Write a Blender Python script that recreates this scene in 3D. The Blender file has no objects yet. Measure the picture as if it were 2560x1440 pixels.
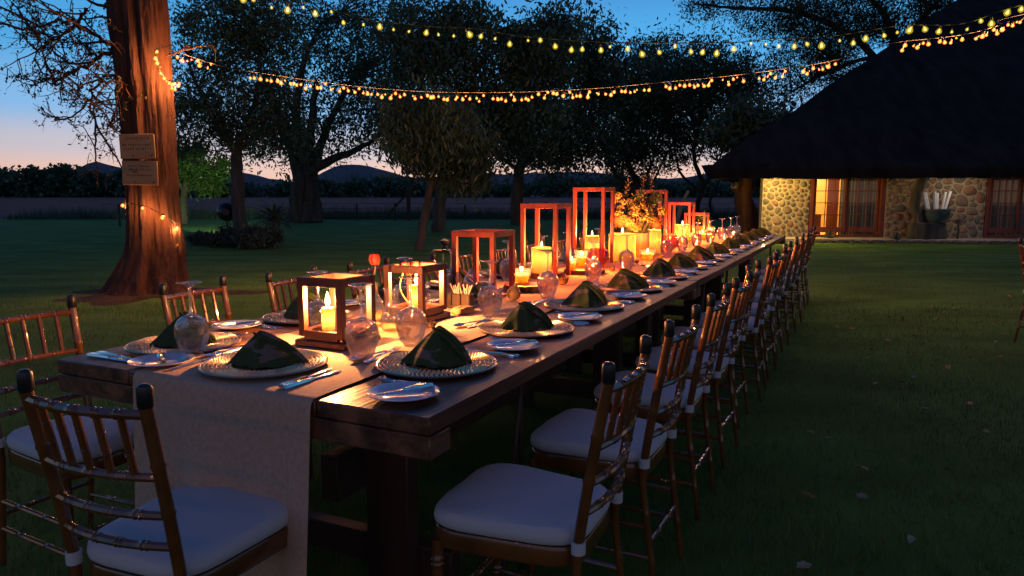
import bpy, bmesh, math, random
import numpy as np
from mathutils import Vector, Matrix
R = math.radians
rng = np.random.default_rng(7)
random.seed(7)
sc = bpy.context.scene
col = sc.collection

# ------------------------------------------------------------------ camera
F, YH, CZ = 1800.0, 485.0, 1.28           # focal length and horizon row of the 2560 px wide photograph, eye height
PITCH = math.atan((720 - YH) / F)
SP, CP = math.sin(PITCH), math.cos(PITCH)
cam = bpy.data.cameras.new('camera'); camo = bpy.data.objects.new('camera', cam); col.objects.link(camo)
cam.sensor_width = 36; cam.lens = F / 2560 * 36; cam.clip_start = 0.05; cam.clip_end = 3000
camo.location = (0, 0, CZ); camo.rotation_euler = (math.pi / 2 - PITCH, 0, 0)
sc.camera = camo

# ------------------------------------------------------------------ dusk sky
world = bpy.data.worlds.new('World'); sc.world = world; world.use_nodes = True
nt = world.node_tree; N = nt.nodes; L = nt.links
bg = N['Background']
geo = N.new('ShaderNodeNewGeometry')
sep = N.new('ShaderNodeSeparateXYZ'); tc = N.new('ShaderNodeTexCoord'); L.new(tc.outputs['Generated'], sep.inputs[0])
ramp = N.new('ShaderNodeValToRGB'); L.new(sep.outputs[2], ramp.inputs[0])
cr = ramp.color_ramp; cr.interpolation = 'EASE'
stops = [(0.0, (.88, .50, .34)), (.028, (.86, .58, .50)), (.060, (.60, .57, .66)), (.108, (.24, .52, .88)),
         (.185, (.075, .42, .84)), (.32, (.040, .18, .50)), (.6, (.032, .10, .34)), (1.0, (.028, .08, .28))]
while len(cr.elements) < len(stops): cr.elements.new(.5)
for e, (p, c) in zip(cr.elements, stops): e.position = p; e.color = (*c, 1)
SUN_AZ = R(6)                               # afterglow azimuth, to the right of straight ahead
dot = N.new('ShaderNodeVectorMath'); dot.operation = 'DOT_PRODUCT'; L.new(tc.outputs['Generated'], dot.inputs[0])
dot.inputs[1].default_value = (math.sin(SUN_AZ), math.cos(SUN_AZ), 0)
mr = N.new('ShaderNodeMapRange'); mr.interpolation_type = 'SMOOTHSTEP'; L.new(dot.outputs['Value'], mr.inputs[0])
for i, vv in enumerate((.2, 1.0, .48, 1.0)): mr.inputs[i + 1].default_value = vv
mul = N.new('ShaderNodeVectorMath'); mul.operation = 'SCALE'; L.new(ramp.outputs[0], mul.inputs[0]); L.new(mr.outputs[0], mul.inputs['Scale'])
sky = N.new('ShaderNodeTexSky'); sky.sky_type = 'NISHITA'; sky.sun_disc = False
sky.sun_elevation = R(-3); sky.sun_rotation = SUN_AZ; sky.dust_density = .4; sky.ozone_density = 2
sks = N.new('ShaderNodeVectorMath'); sks.operation = 'SCALE'; sks.inputs['Scale'].default_value = .15; L.new(sky.outputs[0], sks.inputs[0])
add = N.new('ShaderNodeVectorMath'); add.operation = 'ADD'; L.new(mul.outputs[0], add.inputs[0]); L.new(sks.outputs[0], add.inputs[1])
L.new(add.outputs[0], bg.inputs[0]); bg.inputs[1].default_value = 1.0
N.remove(geo)

sund = bpy.data.lights.new('sun', 'SUN'); sund.energy = 0.03; sund.angle = R(12); sund.color = (1, .6, .45)
suno = bpy.data.objects.new('sun', sund); col.objects.link(suno); suno.rotation_euler = (R(86), 0, -SUN_AZ + math.pi)
sc.view_settings.view_transform = 'Standard'; sc.view_settings.look = 'None'
sc.view_settings.exposure = 0.0; sc.view_settings.gamma = 1.0
sc.render.engine = 'CYCLES'
cy = sc.cycles
cy.use_denoising = True; cy.max_bounces = 12; cy.diffuse_bounces = 3; cy.glossy_bounces = 3; cy.transmission_bounces = 12
cy.transparent_max_bounces = 24; cy.sample_clamp_indirect = 3.0; cy.caustics_reflective = False; cy.caustics_refractive = False

# ------------------------------------------------------------------ places
T = .765                                     # table top height
YAW = R(26)                                  # the table runs away to the right
UX, UY = math.sin(YAW), math.cos(YAW)
OX, OY = -.19, 1.61                          # near right-hand table corner
def W(px, py, z):                            # a point of the photograph on the level z
    a = (px - 1280) / F; b = (py - 720) / F
    t = (z - CZ) / -(b * CP + SP)
    return Vector((a * t, (CP - b * SP) * t, z))
def at(px, py, Y):                           # a point of the photograph at the distance Y
    a = (px - 1280) / F; b = (py - 720) / F
    t = Y / (CP - b * SP)
    return Vector((a * t, Y, CZ - (b * CP + SP) * t))
def UV(u, v, z=T): return Vector((OX + u * UX - v * UY, OY + u * UY + v * UX, z))
RZU = -YAW                                   # turns local x to the right across, local y along the table

# ------------------------------------------------------------------ materials
def mat(name, c, rough=.6, metal=0, var=None, bump=None, coat=0, spec=.5, sub=0, coord='Object', stretch=(1, 1, 1), c2=None):
    m = bpy.data.materials.new(name); m.use_nodes = True
    n = m.node_tree.nodes; l = m.node_tree.links; b = n['Principled BSDF']
    b.inputs['Base Color'].default_value = (*c, 1); b.inputs['Roughness'].default_value = rough
    b.inputs['Metallic'].default_value = metal; b.inputs['Coat Weight'].default_value = coat
    b.inputs['Specular IOR Level'].default_value = spec
    if sub: b.inputs['Subsurface Weight'].default_value = sub; b.inputs['Subsurface Radius'].default_value = (.02, .01, .005)
    if var or bump:
        t = n.new('ShaderNodeTexCoord'); mp = n.new('ShaderNodeMapping'); l.new(t.outputs[coord], mp.inputs[0]); mp.inputs['Scale'].default_value = stretch
    if var:
        s, a = var
        z = n.new('ShaderNodeTexNoise'); z.inputs['Scale'].default_value = s; z.inputs['Detail'].default_value = 6; l.new(mp.outputs[0], z.inputs[0])
        r = n.new('ShaderNodeValToRGB'); l.new(z.outputs[0], r.inputs[0])
        lo = c2 if c2 else tuple(x * (1 - a) for x in c)
        r.color_ramp.elements[0].position = .32; r.color_ramp.elements[0].color = (*lo, 1)
        r.color_ramp.elements[1].position = .68; r.color_ramp.elements[1].color = (*(min(1, x * (1 + a * .6)) for x in c), 1)
        l.new(r.outputs[0], b.inputs['Base Color'])
    if bump:
        s, a = bump
        z = n.new('ShaderNodeTexNoise'); z.inputs['Scale'].default_value = s; z.inputs['Detail'].default_value = 5; l.new(mp.outputs[0], z.inputs[0])
        u = n.new('ShaderNodeBump'); u.inputs['Strength'].default_value = a; u.inputs['Distance'].default_value = .06 if name.startswith('bark') else .02
        l.new(z.outputs[0], u.inputs['Height']); l.new(u.outputs[0], b.inputs['Normal'])
    return m
def emit(name, c, s, clear=0.0):
    m = bpy.data.materials.new(name); m.use_nodes = True; n = m.node_tree.nodes; l = m.node_tree.links
    n.remove(n['Principled BSDF']); e = n.new('ShaderNodeEmission'); e.inputs[0].default_value = (*c, 1); e.inputs[1].default_value = s
    out = n['Material Output']
    if clear:
        t = n.new('ShaderNodeBsdfTransparent'); t.inputs[0].default_value = (clear, clear, clear, 1); x = n.new('ShaderNodeAddShader')   # glowing gas or frosted glass: adds its light, lets the rest through
        l.new(e.outputs[0], x.inputs[0]); l.new(t.outputs[0], x.inputs[1]); l.new(x.outputs[0], out.inputs[0])
    else: l.new(e.outputs[0], out.inputs[0])
    m.cycles.emission_sampling = 'NONE'
    return m
def thinglass(name, tint=(1, 1, 1), k=1.6, rough=0.04, haze=.014):
    m = bpy.data.materials.new(name); m.use_nodes = True; n = m.node_tree.nodes; l = m.node_tree.links
    n.remove(n['Principled BSDF']); out = n['Material Output']
    t = n.new('ShaderNodeBsdfTransparent'); t.inputs[0].default_value = (*tint, 1)
    g = n.new('ShaderNodeBsdfGlossy'); g.inputs['Roughness'].default_value = rough; g.inputs[0].default_value = (1, 1, 1, 1)
    f = n.new('ShaderNodeLayerWeight'); f.inputs[0].default_value = .5          # Schlick's Fresnel, the same from both sides of the thin wall
    p5 = n.new('ShaderNodeMath'); p5.operation = 'POWER'; p5.inputs[1].default_value = 3.2; l.new(f.outputs['Facing'], p5.inputs[0])
    k_ = n.new('ShaderNodeMath'); k_.operation = 'MULTIPLY_ADD'; k_.use_clamp = True; k_.inputs[1].default_value = .95; k_.inputs[2].default_value = .045 * k; l.new(p5.outputs[0], k_.inputs[0])
    d = n.new('ShaderNodeBsdfTranslucent'); d.inputs[0].default_value = (.9, .9, .9, 1); y = n.new('ShaderNodeMixShader'); y.inputs[0].default_value = haze; l.new(t.outputs[0], y.inputs[1]); l.new(d.outputs[0], y.inputs[2])   # whitish haze standing in for bright highlights, so clear glass shows
    x = n.new('ShaderNodeMixShader'); l.new(k_.outputs[0], x.inputs[0]); l.new(y.outputs[0], x.inputs[1]); l.new(g.outputs[0], x.inputs[2]); l.new(x.outputs[0], out.inputs[0])
    return m
def solidglass(name, c=(1, 1, 1)):
    m = bpy.data.materials.new(name); m.use_nodes = True; n = m.node_tree.nodes; l = m.node_tree.links
    n.remove(n['Principled BSDF']); g = n.new('ShaderNodeBsdfGlass'); g.inputs['IOR'].default_value = 1.48; g.inputs[0].default_value = (*c, 1); g.inputs['Roughness'].default_value = 0
    l.new(g.outputs[0], n['Material Output'].inputs[0]); return m
def bowlglass(name):
    m = bpy.data.materials.new(name); m.use_nodes = True; n = m.node_tree.nodes; l = m.node_tree.links
    n.remove(n['Principled BSDF']); g = n.new('ShaderNodeBsdfGlass'); g.inputs['IOR'].default_value = 1.5; g.inputs['Roughness'].default_value = 0
    t = n.new('ShaderNodeBsdfTransparent'); x = n.new('ShaderNodeMixShader'); x.inputs[0].default_value = .5
    l.new(g.outputs[0], x.inputs[1]); l.new(t.outputs[0], x.inputs[2]); l.new(x.outputs[0], n['Material Output'].inputs[0]); return m
def wax(name, c, tr=.75):
    m = bpy.data.materials.new(name); m.use_nodes = True; n = m.node_tree.nodes; l = m.node_tree.links
    n.remove(n['Principled BSDF']); d = n.new('ShaderNodeBsdfDiffuse'); d.inputs[0].default_value = (*c, 1)
    t = n.new('ShaderNodeBsdfTranslucent'); t.inputs[0].default_value = (*c, 1)
    x = n.new('ShaderNodeMixShader'); x.inputs[0].default_value = tr
    l.new(d.outputs[0], x.inputs[1]); l.new(t.outputs[0], x.inputs[2]); l.new(x.outputs[0], n['Material Output'].inputs[0]); return m

MT = {}
MT['resin'] = mat('resin_brown', (.175, .060, .015), .24, var=(9, .35), coat=.7)
MT['cap'] = mat('cap_black', (.012, .013, .016), .35)
MT['cushion'] = mat('cushion_white', (.62, .60, .60), .85, bump=(260, .12))
MT['steel'] = mat('steel', (.75, .76, .78), .16, 1)
MT['china'] = mat('china', (.62, .66, .72), .12, coat=.6)
MT['charger'] = mat('charger_silver', (.66, .50, .33), .24, .85)
MT['chargerdark'] = mat('charger_dish', (.11, .085, .065), .4, .7)
MT['top'] = mat('table_wood', (.21, .080, .038), .42, var=(16, .7), bump=(40, .25), stretch=(1, .07, 1), coat=.05)
MT['darkwood'] = mat('dark_wood', (.075, .032, .022), .55, var=(6, .4), stretch=(1, 1, .15))
MT['lantern'] = mat('lantern_wood', (.10, .030, .017), .5, var=(12, .35), stretch=(1, 1, .2), bump=(60, .1))
MT['frame'] = mat('frame_wood', (.40, .060, .032), .5, var=(14, .35), stretch=(1, 1, .2), bump=(60, .1))
MT['glass'] = thinglass('thin_glass', (.985, .99, .99), 2.0)
MT['stemglass'] = thinglass('stem_glass', (.9, .92, .94), 5.0, .05, .16); MT['bowlglass'] = bowlglass('bowl_glass'); MT['footglass'] = thinglass('foot_glass', (.95, .96, .97), 4.0, .05, .10)
MT['amber'] = thinglass('amber_glass', (1.0, .50, .16), 1.3)
MT['redglass'] = thinglass('red_glass', (.85, .30, .22), 1.3)
MT['water'] = thinglass('water', (.95, .85, .62), 1.0)
MT['wax'] = wax('wax_ivory', (.98, .60, .17))
MT['waxpale'] = wax('wax_pale', (.98, .73, .25))
MT['flame'] = emit('flame', (1, .68, .30), 6, 1.0)
MT['metalrod'] = mat('iron_rod', (.10, .06, .045), .5, .6)
MT['bark'] = mat('bark', (.095, .034, .018), .85, var=(7, .6), bump=(11, 1.0), stretch=(1, 1, .16))
MT['barkdark'] = mat('bark_grey', (.085, .070, .055), .9, var=(6, .5), bump=(12, .8), stretch=(1, 1, .2))
def leafmat(name, c, tr=.25):
    m = bpy.data.materials.new(name); m.use_nodes = True; n = m.node_tree.nodes; l = m.node_tree.links
    n.remove(n['Principled BSDF'])
    z = n.new('ShaderNodeTexNoise'); z.inputs['Scale'].default_value = .9; t = n.new('ShaderNodeTexCoord'); l.new(t.outputs['Object'], z.inputs[0])
    r = n.new('ShaderNodeValToRGB'); l.new(z.outputs[0], r.inputs[0]); r.color_ramp.elements[0].position = .35; r.color_ramp.elements[1].position = .65
    r.color_ramp.elements[0].color = (*(x * .55 for x in c), 1); r.color_ramp.elements[1].color = (*(x * 1.25 for x in c), 1)
    d = n.new('ShaderNodeBsdfDiffuse'); q = n.new('ShaderNodeBsdfTranslucent'); g = n.new('ShaderNodeBsdfGlossy'); g.inputs['Roughness'].default_value = .4
    l.new(r.outputs[0], d.inputs[0]); l.new(r.outputs[0], q.inputs[0])
    x = n.new('ShaderNodeMixShader'); x.inputs[0].default_value = tr; l.new(d.outputs[0], x.inputs[1]); l.new(q.outputs[0], x.inputs[2])
    y = n.new('ShaderNodeMixShader'); y.inputs[0].default_value = .04; l.new(x.outputs[0], y.inputs[1]); l.new(g.outputs[0], y.inputs[2])
    l.new(y.outputs[0], n['Material Output'].inputs[0]); return m
MT['leaf'] = leafmat('leaf_dark', (.080, .130, .066))
MT['leafgreen'] = leafmat('leaf_green', (.07, .13, .035))
MT['leafthorn'] = leafmat('leaf_thorn', (.055, .07, .03))
MT['aloe'] = mat('aloe', (.07, .10, .07), .5, var=(5, .4))

# ------------------------------------------------------------------ mesh helpers
class MB:
    def __init__(s): s.v = []; s.f = []; s.m = []
    def add(s, v, f, mi=0):
        o = len(s.v); s.v += [tuple(p) for p in v]; s.f += [tuple(i + o for i in q) for q in f]; s.m += [mi] * len(f); return s
    def box(s, c, d, e=0.0, rot=None, mi=0):
        h = [x / 2 for x in d]; vs = []; ix = {}
        e = min(e, min(h) * .45)
        for sx in (-1, 1):
            for sy in (-1, 1):
                for sz in (-1, 1):
                    if e == 0: ix[sx, sy, sz, 0] = ix[sx, sy, sz, 1] = ix[sx, sy, sz, 2] = len(vs); vs.append((sx * h[0], sy * h[1], sz * h[2]))
                    else:
                        for k in range(3):
                            ix[sx, sy, sz, k] = len(vs); vs.append(tuple(q * (h[j] - (0 if j == k else e)) for j, q in enumerate((sx, sy, sz))))
        fs = []
        for a in (-1, 1):
            fs.append([ix[a, p, q, 0] for p, q in ((-1, -1), (1, -1), (1, 1), (-1, 1))])
            fs.append([ix[p, a, q, 1] for p, q in ((-1, -1), (1, -1), (1, 1), (-1, 1))])
            fs.append([ix[p, q, a, 2] for p, q in ((-1, -1), (1, -1), (1, 1), (-1, 1))])
        if e:
            for a in (-1, 1):
                for b in (-1, 1):
                    fs.append([ix[a, b, -1, 0], ix[a, b, 1, 0], ix[a, b, 1, 1], ix[a, b, -1, 1]])
                    fs.append([ix[a, -1, b, 0], ix[a, 1, b, 0], ix[a, 1, b, 2], ix[a, -1, b, 2]])
                    fs.append([ix[-1, a, b, 1], ix[1, a, b, 1], ix[1, a, b, 2], ix[-1, a, b, 2]])
                    for c_ in (-1, 1): fs.append([ix[a, b, c_, k] for k in range(3)])
        M_ = rot.to_matrix() if rot is not None and not isinstance(rot, Matrix) else rot
        cc = Vector(c)
        s.add([cc + (M_ @ Vector(p) if M_ is not None else Vector(p)) for p in vs], fs, mi); return s
    def bar(s, a, b, w, h, e=.002, mi=0, roll=0):     # a square bar from a to b
        a = Vector(a); b = Vector(b); d = b - a
        q = d.to_track_quat('Y', 'Z').to_matrix()
        if roll: q = q @ Matrix.Rotation(roll, 3, 'Y')
        return s.box((a + b) / 2, (w, d.length, h), e, q, mi)
    def tube(s, pts, rad, n=8, caps=True, mi=0):
        pts = [Vector(p) for p in pts]; m = len(pts)
        if not hasattr(rad, '__len__'): rad = [rad] * m
        up = None; vs = []; fs = []
        for i, p in enumerate(pts):
            d = (pts[min(i + 1, m - 1)] - pts[max(i - 1, 0)]).normalized()
            if up is None: up = d.orthogonal().normalized()
            else: up = (up - d * up.dot(d)); up = up.normalized() if up.length > 1e-6 else d.orthogonal().normalized()
            w = d.cross(up)
            for k in range(n):
                a = 2 * math.pi * k / n; vs.append(p + (up * math.cos(a) + w * math.sin(a)) * rad[i])
        for i in range(m - 1):
            for k in range(n): fs.append((i * n + k, i * n + (k + 1) % n, (i + 1) * n + (k + 1) % n, (i + 1) * n + k))
        if caps: fs.append(tuple(range(n))[::-1]); fs.append(tuple((m - 1) * n + k for k in range(n)))
        return s.add(vs, fs, mi)
    def lathe(s, prof, n=24, c=(0, 0, 0), close=False, mi=0):
        vs = []; fs = []; m = len(prof); c = Vector(c)
        for r, z in prof:
            for k in range(n):
                a = 2 * math.pi * k / n; vs.append(c + Vector((r * math.cos(a), r * math.sin(a), z)))
        for i in range(m if close else m - 1):
            j = (i + 1) % m
            for k in range(n): fs.append((i * n + k, i * n + (k + 1) % n, j * n + (k + 1) % n, j * n + k))
        if not close:
            if prof[0][0] > 1e-5 and False: pass
        return s.add(vs, fs, mi)
    def extrude(s, outline, z0, z1, mi=0):
        n = len(outline)
        vs = [(x, y, z0) for x, y in outline] + [(x, y, z1) for x, y in outline]
        return s.add(vs, [tuple(range(n))[::-1], tuple(range(n, 2 * n))] + [(k, (k + 1) % n, n + (k + 1) % n, n + k) for k in range(n)], mi)
    def mesh(s, name, mats, smooth=True, ang=38, fix=True):
        me = bpy.data.meshes.new(name); me.from_pydata(s.v, [], s.f)
        if fix:
            b = bmesh.new(); b.from_mesh(me); bmesh.ops.remove_doubles(b, verts=b.verts, dist=1e-6); bmesh.ops.recalc_face_normals(b, faces=b.faces); b.to_mesh(me); b.free()
        for m in (mats if isinstance(mats, (list, tuple)) else [mats]): me.materials.append(MT[m] if isinstance(m, str) else m)
        if max(s.m, default=0) and len(me.polygons) == len(s.m): me.polygons.foreach_set('material_index', s.m)
        if smooth:
            me.polygons.foreach_set('use_smooth', [True] * len(me.polygons)); me.set_sharp_from_angle(angle=R(ang))
        me.update(); return me
def fast_mesh(name, V, Fq, m):
    me = bpy.data.meshes.new(name); V = np.asarray(V, np.float32); Fq = np.asarray(Fq, np.int32); k = Fq.shape[1]
    me.vertices.add(len(V)); me.vertices.foreach_set('co', V.ravel())
    me.loops.add(Fq.size); me.loops.foreach_set('vertex_index', Fq.ravel())
    me.polygons.add(len(Fq)); me.polygons.foreach_set('loop_start', np.arange(0, Fq.size, k, dtype=np.int32))
    me.materials.append(MT[m] if isinstance(m, str) else m); me.update(calc_edges=True); me.validate(); return me
def ob(name, me, parent=None, loc=(0, 0, 0), rot=(0, 0, 0)):
    o = bpy.data.objects.new(name, me); col.objects.link(o); o.location = loc; o.rotation_euler = rot
    if parent is not None: o.parent = parent
    return o
def tag(o, label=None, cat=None, group=None, kind=None):
    if label: o['label'] = label
    if cat: o['category'] = cat
    if group: o['group'] = group
    if kind: o['kind'] = kind
    return o
def thing(name, label, cat, loc=(0, 0, 0), rz=0, group=None):
    o = ob(name, None, None, loc, (0, 0, rz)); o.empty_display_size = .05; return tag(o, label, cat, group)
def place(proto, name, label, cat, loc, rz=0, group=None, tilt=None, skip=()):
    """a thing with its own copies of the parts of a proto: [(part, mesh, [(subpart, mesh)...])]"""
    t = thing(name, label, cat, loc, rz, group)
    if tilt: t.rotation_euler = (tilt[0], tilt[1], rz)
    for nm, me, subs in proto:
        if nm in skip: continue
        p = ob(nm, me, t)
        for sn, sm in subs: ob(sn, sm, p)
    return t
def lamp(name, parent, loc, power, c, size=.01):
    k = (name, round(power, 4), c, size)
    d = lamp.cache.get(k)
    if d is None:
        d = bpy.data.lights.new(name, 'POINT'); d.energy = power; d.color = c; d.shadow_soft_size = size; lamp.cache[k] = d
    return ob(name, d, parent, loc)
lamp.cache = {}
ORD = ['first', 'second', 'third', 'fourth', 'fifth', 'sixth', 'seventh', 'eighth', 'ninth', 'tenth', 'eleventh', 'twelfth', 'thirteenth', 'fourteenth']

# ================================================================== the setting
MT['lawn'] = mat('lawn', (.125, .240, .048), .95, var=(.7, .35), bump=(90, .8), spec=.1, stretch=(1, 2.2, 1))
MT['soil'] = mat('ploughed_soil', (.34, .070, .055), .95, var=(.5, .35), bump=(6, .8), spec=.1)
MT['ground'] = mat('ground', (.05, .05, .035), .95)
MT['roughgrass'] = leafmat('rough_grass', (.075, .105, .06), .3)
MT['blade'] = leafmat('grass_blade', (.115, .190, .038), .3)
MT['hill'] = mat('hill_hazed', (.16, .19, .27), .95, var=(.02, .3))  # blue-grey of hazy distance put into the rock colour
def sheet(name, x0, x1, y0, y1, z, m, nx=1, ny=1):
    b = MB(); vs = [(x0 + (x1 - x0) * i / nx, y0 + (y1 - y0) * j / ny, z) for j in range(ny + 1) for i in range(nx + 1)]
    b.add(vs, [(j * (nx + 1) + i, j * (nx + 1) + i + 1, (j + 1) * (nx + 1) + i + 1, (j + 1) * (nx + 1) + i) for j in range(ny) for i in range(nx)])
    return tag(ob(name, b.mesh(name, m, False)), kind='structure')
sheet('ground', -1800, 1800, -60, 2400, -.03, 'ground')
sheet('lawn', -60, 60, -20, 37, 0, 'lawn')
sheet('field', -320, 320, 41.5, 330, -.012, 'soil')
def blades(n, xy, hmin, hmax, w, lean=.4, z=0):
    h = rng.uniform(hmin, hmax, n) * (1 + .45 * np.sin(xy[:, 0] * 2.3 + 1.7 * np.sin(xy[:, 1] * 1.9)) * np.sin(xy[:, 1] * 3.1 + np.sin(xy[:, 0] * 4.7))); a = rng.uniform(0, 2 * np.pi, n); d = np.stack([np.cos(a), np.sin(a), np.zeros(n)], 1)
    e = np.stack([-np.sin(a), np.cos(a), np.zeros(n)], 1); ln = rng.uniform(.1, lean, n)[:, None] * h[:, None]
    b = np.concatenate([xy, np.full((n, 1), z)], 1); ww = (w * rng.uniform(.6, 1.2, n))[:, None]
    V = np.stack([b - e * ww, b + e * ww, b + d * ln + np.stack([0 * h, 0 * h, h], 1)], 1).reshape(-1, 3)
    return V, np.arange(3 * n).reshape(-1, 3)
# rough verge between the lawn and the field
n = 26000; xy = np.stack([rng.uniform(-26, 26, n), 36.2 + 7 * rng.beta(1.3, 1.6, n)], 1)
tag(ob('rough_grass', fast_mesh('rough_grass', *blades(n, xy, .15, .62, .018, .7), 'roughgrass')), 'pale rough grass growing along the fence beyond the lawn', 'grass', kind='stuff')
# lawn blades near the table
pts = []
for y0, y1, dens in ((.7, 2.2, 3200), (2.2, 3.6, 2300), (3.6, 5.5, 1300), (5.5, 8.5, 650), (8.5, 13, 260), (13, 20, 90)):
    xa, xb = -.74 * y1 - .3, .74 * y1 + .3; m_ = int((xb - xa) * (y1 - y0) * dens)
    pts.append(np.stack([rng.uniform(xa, xb, m_), rng.uniform(y0, y1, m_)], 1))
xy = np.concatenate(pts); n = len(xy)
tag(ob('lawn_grass', fast_mesh('lawn_grass', *blades(n, xy, .018, .05, .0022, .9), 'blade')), 'short green grass of the lawn around the long table', 'grass', kind='stuff')
# hills on the horizon
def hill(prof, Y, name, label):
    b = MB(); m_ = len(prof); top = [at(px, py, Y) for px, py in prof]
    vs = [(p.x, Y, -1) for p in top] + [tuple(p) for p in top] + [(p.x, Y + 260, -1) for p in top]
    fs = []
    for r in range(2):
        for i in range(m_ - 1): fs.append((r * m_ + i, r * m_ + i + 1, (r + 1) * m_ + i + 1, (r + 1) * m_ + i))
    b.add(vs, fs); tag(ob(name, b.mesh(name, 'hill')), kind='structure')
def ridge(a, c, base=470, n=40):
    out = []
    for i in range(n + 1):
        px = a + (c - a) * i / n; y = base
        for p, h, w in ((225, 42, 60), (330, 40, 130), (560, 40, 160), (850, 44, 75), (940, 34, 80), (1150, 30, 160), (1450, 40, 200), (1820, 38, 140)): y -= h * math.exp(-((px - p) / w) ** 2)
        out.append((px, y + random.uniform(-2, 2)))
    return out
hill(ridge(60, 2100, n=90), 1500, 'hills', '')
# bare reddish earth round the foot of the big trunk
b = MB(); q0 = W(372, 735, .004); vs = [tuple(q0)]
for k in range(48): a = 2 * math.pi * k / 48; r_ = .80 + .20 * math.sin(3 * a + 1) + .16 * math.sin(7 * a) + random.uniform(-.12, .12); vs.append((q0.x + 1.25 * r_ * math.cos(a), q0.y + r_ * math.sin(a), .004))
b.add(vs, [(0, 1 + k, 1 + (k + 1) % 48) for k in range(48)]); MT['earth'] = mat('bare_earth', (.075, .045, .032), .95, var=(3, .5), bump=(20, .8), spec=.1); tag(ob('bare_earth', b.mesh('bare_earth', 'earth', False)), kind='structure')

# far wood beyond the field: one mass of foliage
def leafcloud(C, n, size, droop=.2, asp=.42):
    """n diamond leaves round the centres C (k x 4: x y z radius)"""
    k = rng.integers(0, len(C), n); c = C[k]
    p = c[:, :3] + rng.normal(0, 1, (n, 3)) * c[:, 3:4] * np.array([.55, .55, .45])
    d = rng.normal(0, 1, (n, 3)); d[:, 2] -= droop * 2; d /= np.linalg.norm(d, axis=1, keepdims=True)
    e = np.cross(d, rng.normal(0, 1, (n, 3))); e /= np.linalg.norm(e, axis=1, keepdims=True) + 1e-9
    s = (size * rng.uniform(.6, 1.3, n))[:, None]
    V = np.stack([p - d * s * .5, p + e * s * asp * .5, p + d * s * .5, p - e * s * asp * .5], 1).reshape(-1, 3)
    return V, np.arange(4 * n).reshape(-1, 4)
cs = []
def woodtop(px):
    h = 452 - 30 * math.exp(-((px - 160) / 190) ** 2) - 26 * math.exp(-((px + 60) / 150) ** 2) + 6 * math.sin(px * .031) + 5 * math.sin(px * .011 + 1)
    return h
for i in range(420):
    px = random.uniform(-260, 2150); Y = random.uniform(275, 300); top = at(px, woodtop(px) + random.uniform(-5, 8), Y).z
    r = random.uniform(1.6, 3.0); z = top - r * .8
    while z > 0: cs.append((at(px, 485, Y).x + random.uniform(-2, 2), Y + random.uniform(-3, 3), z, r)); z -= r * 1.1
C = np.array(cs); me = fast_mesh('far_wood', *leafcloud(C, 42000, 1.7, 0, .8), 'leaf')
tag(ob('far_wood', me), 'dark band of far trees at the edge of the red field', 'wood', kind='stuff')

# ------------------------------------------------------------------ trees
def limb(b, pts, r0, r1, n=8, wob=0.0, steps=5):
    """a tapered bent limb through pts (Catmull-Rom)"""
    P = [Vector(p) for p in pts]; Q = [P[0] * 2 - P[1]] + P + [P[-1] * 2 - P[-2]]; out = []
    for i in range(1, len(Q) - 2):
        for k in range(steps):
            t = k / steps; a, b_, c, d = Q[i - 1], Q[i], Q[i + 1], Q[i + 2]
            out.append(.5 * ((2 * b_) + (c - a) * t + (2 * a - 5 * b_ + 4 * c - d) * t * t + (3 * b_ - a - 3 * c + d) * t ** 3))
    out.append(P[-1]); m_ = len(out)
    for i in range(1, m_ - 1): out[i] = out[i] + Vector((random.gauss(0, wob), random.gauss(0, wob), random.gauss(0, wob)))
    b.tube(out, [r0 + (r1 - r0) * i / (m_ - 1) for i in range(m_)], n)
    return out
def blob_clumps(blobs, per, rad):
    out = []
    for (c, r, w) in blobs:
        for _ in range(int(per * w)):
            d = Vector((random.gauss(0, 1), random.gauss(0, 1), random.gauss(0, 1))).normalized() * (random.random() ** .45)
            out.append((c[0] + d.x * r[0], c[1] + d.y * r[1], c[2] + d.z * r[2], rad * random.uniform(.6, 1.4)))
    return out
def tree(name, label, limbs, blobs, nleaf, lsize, per, rad, bark='barkdark', leaf='leaf', droop=.3, asp=.36, group=None, twigs=.5):
    t = thing(name, label, 'tree', limbs[0][0][0], 0, group); o = Vector(limbs[0][0][0])
    b = MB(); ends = []
    for i, (pts, r0, r1) in enumerate(limbs):
        ln = limb(b, [Vector(p) - o for p in pts], r0, r1, 10 if i == 0 else 7, r0 * .08)
        ends += ln[len(ln) // 2:]
    cl = blob_clumps(blobs, per, rad)
    for c in cl:                                # twigs from the nearest limb to each clump of leaves
        if random.random() > twigs: continue
        p = Vector(c[:3]) - o; q = min(ends, key=lambda e: (e - p).length + (e.z > p.z) * .6)
        m_ = (p + q) / 2 + Vector((random.gauss(0, .15), random.gauss(0, .15), random.gauss(.1, .15)))
        limb(b, [q, m_, p], max(.012, min(.05, .012 * (p - q).length)), .006, 4, .02, 3)
    ob('trunk', b.mesh('trunk', bark), t)
    A = np.array(cl); A[:, :3] -= np.array(o)
    cr_ = ob('crown', fast_mesh('crown', *leafcloud(A, int(nleaf * 1.75), lsize, droop, asp), leaf), t); tag(cr_, kind='stuff')
    return t
def B(px, py, Y, rx, ry, w=1.0, depth=None):   # a crown lobe: centre and half sizes in photo pixels at the distance Y
    p = at(px, py, Y); k = Y / F * 1.12; return (p, (rx * k, (depth or rx * k * .8), ry * k), w)
G = lambda px, py: W(px, py, 0)
def path(Y, *pp): return [at(px, py, Y) for px, py in pp]
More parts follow.
